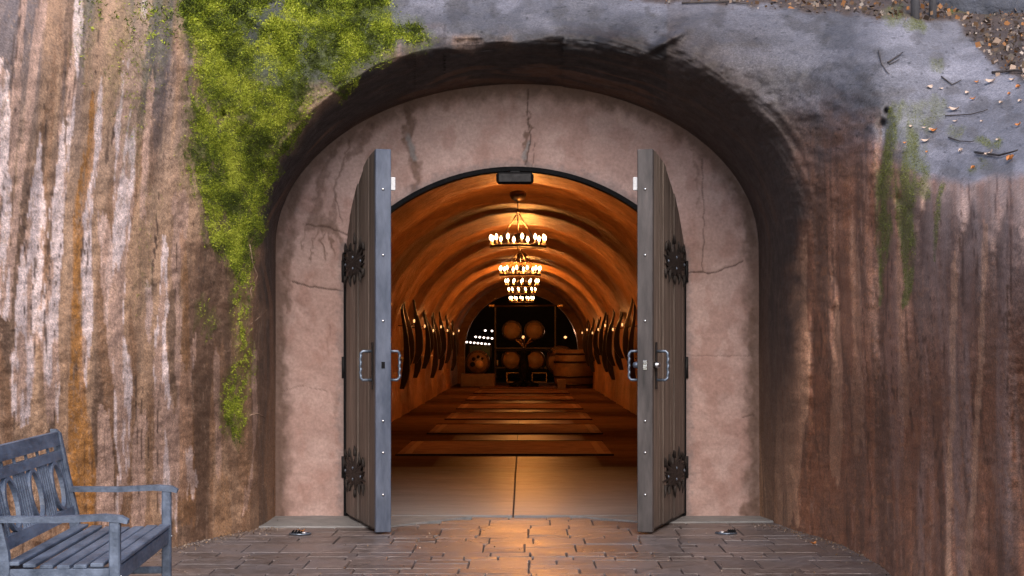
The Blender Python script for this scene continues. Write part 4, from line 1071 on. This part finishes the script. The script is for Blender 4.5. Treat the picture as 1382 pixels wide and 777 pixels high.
LV = [(1258,177,0,1.3),(1247,174,0,.8),(1288,150,0,1.9),(1261,178,1,1.4),(1250,192,0,1.5),(1298,205,0,1.3),(1306,127,0,1.2),(1314,135,1,1.1),(1352,140,0,1.1),(1378,138,0,1.2),(1337,209,0,1.6),(1366,216,1,1.7),(1290,165,0,.9),(1326,165,0,.8),(1222,194,1,.7),(1363,128,1,.9),(1348,190,0,.9),(1362,98,0,1.2),(1338,112,0,2.0),(1319,112,1,.9),(1367,109,0,1.2),(1375,119,1,1.3),(1254,119,0,1.3),(1270,121,0,.8),(1315,228,1,1.1),(1230,172,0,.8),(1376,170,1,1.2),(1252,206,1,.6)]
rgl = random.Random(3)
ORD = ['first', 'second', 'third', 'fourth', 'fifth', 'sixth', 'seventh', 'eighth', 'ninth', 'tenth', 'eleventh', 'twelfth']
def band(l): return 'upper' if l[1] < 132 else ('middle' if l[1] < 185 else 'lower')
for j, (px, py, k_, sz) in enumerate(LV):
    o = link('fallen_leaf', lo_ if k_ else lp); orient(o, px, py, rgl.uniform(-.7, .7)); o.scale = (sz * .72,) * 3
    same = sorted([l for l in LV if l[2] == k_ and band(l) == band(LV[j])]); q_ = same.index(LV[j])
    tag(o, '%s dry leaf, %s from the left on the %s rock shoulder' % ('orange-brown' if k_ else 'pale tan', ORD[q_], band(LV[j])), 'leaf', ('orange' if k_ else 'pale') + ' leaves on the rock shoulder')
def twig(pts, r, lab, group=None):
    P3 = []
    for i in range(len(pts) - 1):
        for k in range(4):
            t_ = k / 4; px = pts[i][0] + (pts[i + 1][0] - pts[i][0]) * t_; py = pts[i][1] + (pts[i + 1][1] - pts[i][1]) * t_
            P3.append(on_shell(px, py) + shell_normal(px, py) * (r + .004))
    r = r * .72
    P3.append(on_shell(*pts[-1]) + shell_normal(*pts[-1]) * (r + .01))
    o = MB().tube(P3, [r * (1.2 - .7 * i / len(P3)) for i in range(len(P3))], 6).build('twig', M['twig']); tag(o, lab, 'twig', group)
twig([(1270,105),(1285,116),(1298,110)], .007, 'black forked twig lying bent on the grey rock top')
twig([(1281,187),(1296,192),(1316,193)], .006, 'thin dark twig running into the moss patch on the ledge')
twig([(1276,158),(1310,156),(1334,150)], .006, 'long straight thin twig across the rock shoulder')
twig([(1198,86),(1217,73)], .008, 'short stout stick lying at the brow above the mossy shoulder')
twig([(1186,70),(1190,88),(1200,102)], .006, 'thin curved twig hanging over the brow above the mossy shoulder')
twig([(1340,101),(1370,98),(1400,100)], .014, 'thick dark branch at the edge of the leaf litter')
twig([(1200,88),(1213,82)], .005, 'small short stick beside the stout one on the brow')
twig([(1318,208),(1350,212),(1375,206)], .010, 'dark curved branch above the pale rock ledge at right')
twig([(920,6),(985,4),(1010,8)], .011, 'long dark branch lying along the crest over the arch')
# roots hugging the brown wall below the moss
def root_vine(pts, lab):
    P3 = [on_shell(x, y) + Vector((0, -.012, 0)) for x, y in pts]
    o = MB().tube(P3, [.006 * (1.3 - i / len(P3)) for i in range(len(P3))], 5).build('root', simple('pale_root_' + str(len(bpy.data.materials)), (.25, .15, .1), (.4, .27, .19), 20, .8)); tag(o, lab, 'root')
root_vine([(337,330),(341,355),(348,372),(338,392),(342,408)], 'thin pale root beside the lower moss strip on the left wall')
root_vine([(360,418),(348,430),(339,437)], 'short forked root left of the portal edge at mid height')
root_vine([(338,560),(348,558),(358,563)], 'short pale root near the foot of the moss strip')

# ---------------------------------------------------------------- posts, boulder on the crest
def post(px, w_, lab, top=-60, dd=0):
    b = on_shell(px, 26); r_ = w_ * float((b.y - EY)) / FP / 2; root = empty('fence_post', (b.x, b.y + .05, b.z - .15)); tag(root, lab, 'post', 'posts on the crest')
    MB().lathe([(r_ * 1.05, 0), (r_, .4), (r_ * .97, 1.15), (r_ * .8, 1.18)], 12).build('shaft', simple('old_post_' + str(px), (.05, .05, .06), (.13, .12, .13), 12, .7, 0, (1, 1, .2)), root)
    MB().lathe([(r_ * 1.12, .02), (r_ * 1.12, .05)], 12, (0, 0, .3)).build('collar', M['iron'], root)
post(1237, 12, 'left, smoother dark post standing on the crest at upper right')
post(1261, 10, 'right, rougher dark post standing on the crest at upper right')
rk = bmesh.new(); bmesh.ops.create_icosphere(rk, subdivisions=4, radius=1)
for v_ in rk.verts:
    p = v_.co; f = .85 + .35 * float(fbm(np.array(p.x * 1.3 + 5), np.array(p.y * 1.3 + p.z * 1.7 + 9), 4, 181)); v_.co = Vector((p.x * .85 * f, p.y * .5 * f, p.z * .42 * f))
rme = bpy.data.meshes.new('boulder'); rk.to_mesh(rme); rk.free(); rme.polygons.foreach_set('use_smooth', [True] * len(rme.polygons))
bo = link('boulder', rme, simple('blue_grey_boulder', (.045, .05, .07), (.13, .14, .18), 3, .8, bump=.8, bd=.03)); bo.location = on_shell(1335, 22) + Vector((.1, .55, .12)); tag(bo, 'blue-grey mossy boulder behind the posts at the top right corner', 'boulder')
tk = at(1208, 10, 16.6); tr = empty('tree', tuple(tk - Vector((0, 0, .5)))); tag(tr, 'pale tree trunk beyond the crest left of the posts', 'tree')
m = MB(); m.tube([(0, 0, 0), (.02, 0, .8), (-.03, .05, 1.9), (0, 0, 3.4), (.1, 0, 5)], [.17, .13, .12, .1, .06], 12); m.build('trunk', simple('pale_bark', (.3, .25, .22), (.5, .45, .42), 8, .8, 0, (1, 1, .2), .8, .02), tr)

# ---------------------------------------------------------------- tufts: moss and leaf litter (uncountable)
def tuft_mesh(name, P, Nn, size, seed, blades, mat, flat=False, palette=None, hang=0.0):
    r_ = np.random.RandomState(seed); n_ = len(P)
    P = np.repeat(P, blades, 0); Nn = np.repeat(Nn, blades, 0); size = np.repeat(size, blades, 0); m_ = len(P)
    rnd = r_.randn(m_, 3); 
    up = Nn * (.25 if flat else .55) + rnd * (.75 if not flat else .55) + np.array([0, 0, -hang]); up /= np.linalg.norm(up, axis=1)[:, None] + 1e-9
    sd = np.cross(up, r_.randn(m_, 3)); sd /= np.linalg.norm(sd, axis=1)[:, None] + 1e-9
    ln = size * r_.uniform(.6, 1.4, m_); wd = ln * (.30 if not flat else .42)
    off = r_.randn(m_, 3) * (size * .5)[:, None]
    if not flat: off = off - Nn * (off * Nn).sum(1)[:, None] * .7
    b = P + off - up * (ln * .1)[:, None]
    if flat: 
        v = np.stack([b - sd * wd[:, None] * .2, b + up * (ln * .5)[:, None] - sd * wd[:, None], b + up * ln[:, None], b + up * (ln * .5)[:, None] + sd * wd[:, None]], 1)
    else:
        v = np.stack([b - sd * wd[:, None] * .5, b + sd * wd[:, None] * .5, b + up * (ln * .7)[:, None] + sd * wd[:, None] * .45, b + up * ln[:, None]], 1)
    me = bpy.data.meshes.new(name); me.vertices.add(m_ * 4); me.vertices.foreach_set('co', v.reshape(-1).astype(np.float32))
    me.loops.add(m_ * 4); me.loops.foreach_set('vertex_index', np.arange(m_ * 4, dtype=np.int32))
    me.polygons.add(m_); me.polygons.foreach_set('loop_start', (np.arange(m_) * 4).astype(np.int32)); me.polygons.foreach_set('loop_total', np.full(m_, 4, np.int32))
    me.update(calc_edges=True)
    pal = np.array(palette); ci = r_.randint(0, len(pal), m_)
    if not flat and len(pal) == 6: cl = fbm(b[:, 0] * 9 + 40, b[:, 2] * 7 + 40, 4, 77) + .16 * r_.randn(m_); ci = np.clip(((cl - .22) / .58 * 6).astype(int), 0, 5)
    cc = pal[ci] * r_.uniform(.75, 1.25, (m_, 1))
    a = me.attributes.new('leaf_colour', 'FLOAT_COLOR', 'FACE'); c4 = np.ones((m_, 4), np.float32); c4[:, :3] = cc; a.data.foreach_set('color', c4.reshape(-1))
    me.materials.append(mat); return me
def attr_mat(name, rough=.7, trans=.0):
    t = NT(name); a = t.node('ShaderNodeAttribute', attribute_name='leaf_colour').outputs['Color']; return t.set(col=a, rough=rough, spec=.25)
M['mossm'] = attr_mat('moss_fronds'); M['litter'] = attr_mat('dry_leaves', .6)
dU = np.gradient(GP, axis=0); dV = np.gradient(GP, axis=1); GN = np.cross(dU, dV); GN /= np.linalg.norm(GN, axis=2)[..., None] + 1e-9
GN = np.where((GN[..., 1:2] > 0), -GN, GN)
area = np.linalg.norm(np.cross(dU, dV), axis=2)
def scatter(weight, n_, seed):
    r_ = np.random.RandomState(seed); wgt = (weight * area).reshape(-1); wgt /= wgt.sum(); ix = r_.choice(len(wgt), n_, p=wgt)
    P = GP.reshape(-1, 3)[ix] + (r_.randn(n_, 1) * dU.reshape(-1, 3)[ix] + r_.randn(n_, 1) * dV.reshape(-1, 3)[ix]) * .5
    return P, GN.reshape(-1, 3)[ix], ix
inview = ((GX > -60) & (GX < 1450) & (GY > -60) & (GY < 790)).astype(float)
mw = moss_amount(GX, GY); mw = np.where(mw < .36, mw * .12, mw ** 1.7) * (.3 + sstep(.34, .54, fbm(GX / 7, GY / 9, 3, 193))) * inview
P_, N_, ix = scatter(mw, 150000, 1)
lon = fbm(GX.reshape(-1)[ix] / 30, GY.reshape(-1)[ix] / 20, 3, 191) 
upz = sstep(120, 0, GY.reshape(-1)[ix])
sz = .007 + .007 * np.random.RandomState(2).rand(len(P_)) + .014 * upz * (lon > .5)
ms = link('moss', tuft_mesh('moss', P_, N_, sz, 5, 3, M['mossm'], palette=[(.05, .065, .012), (.10, .125, .014), (.17, .22, .018), (.25, .31, .025), (.36, .40, .03), (.50, .53, .07)], hang=.35)); tag(ms, 'bright yellow-green moss hanging over the left shoulder of the arch', 'moss', kind='stuff')
mw = moss_right(GX, GY) * inview
P_, N_, ix = scatter(mw ** 2, 9000, 3); sz = .005 + .005 * np.random.RandomState(4).rand(len(P_))
ms = link('moss', tuft_mesh('moss', P_, N_, sz, 6, 3, M['mossm'], palette=[(.15, .16, .04), (.20, .21, .06), (.10, .11, .03), (.24, .26, .07)], hang=.1)); tag(ms, 'thin olive moss film on the right shoulder and ledge', 'moss', kind='stuff')
lw = GSOIL * ((GX > 820) & (GX < 1500) & (GY > -90)).astype(float)
P_, N_, ix = scatter(lw, 9000, 7); sz = .018 + .034 * np.random.RandomState(8).rand(len(P_))
N_ = N_ * .4 + np.array([0, 0, .6])
lt = link('leaf_litter', tuft_mesh('leaf_litter', P_, N_, sz, 9, 1, M['litter'], flat=True, palette=[(.22, .13, .08), (.36, .26, .2), (.46, .38, .33), (.12, .08, .05), (.36, .16, .06), (.07, .05, .04), (.28, .17, .1), (.2, .17, .15), (.10, .075, .06), (.16, .12, .10)])); tag(lt, 'brown and orange leaf litter along the crest', 'leaf litter', kind='stuff')
# crumbs of soil and leaf along the foot of the rock and in the paving joints
r_ = np.random.RandomState(21); pts = []
fx = np.r_[np.linspace(150, 372, 60), np.linspace(1024, 1200, 50)]
for px in fx:
    for it in range(14):
        d_ = float(dbase(px, 740)) if True else 0
        d_ = d_ - abs(r_.randn()) * .22 - .02
        pts.append((EX + (px + r_.randn() * 4 - PX) * d_ / FP, EY + d_, .006))
for k in range(420): pts.append((r_.uniform(-3.2, 2.3), r_.uniform(-4.2, -.3), .006))
pts = np.array(pts)
cr_ = link('grit', tuft_mesh('grit', pts, np.tile([0, 0, 1.], (len(pts), 1)), .004 + .009 * r_.rand(len(pts)), 22, 1, M['litter'], flat=True, palette=[(.30, .22, .16), (.4, .32, .27), (.14, .09, .06), (.08, .06, .05), (.33, .2, .1)])); tag(cr_, 'crumbs of soil, bark and leaf along the foot of the rock walls', 'debris', kind='stuff')
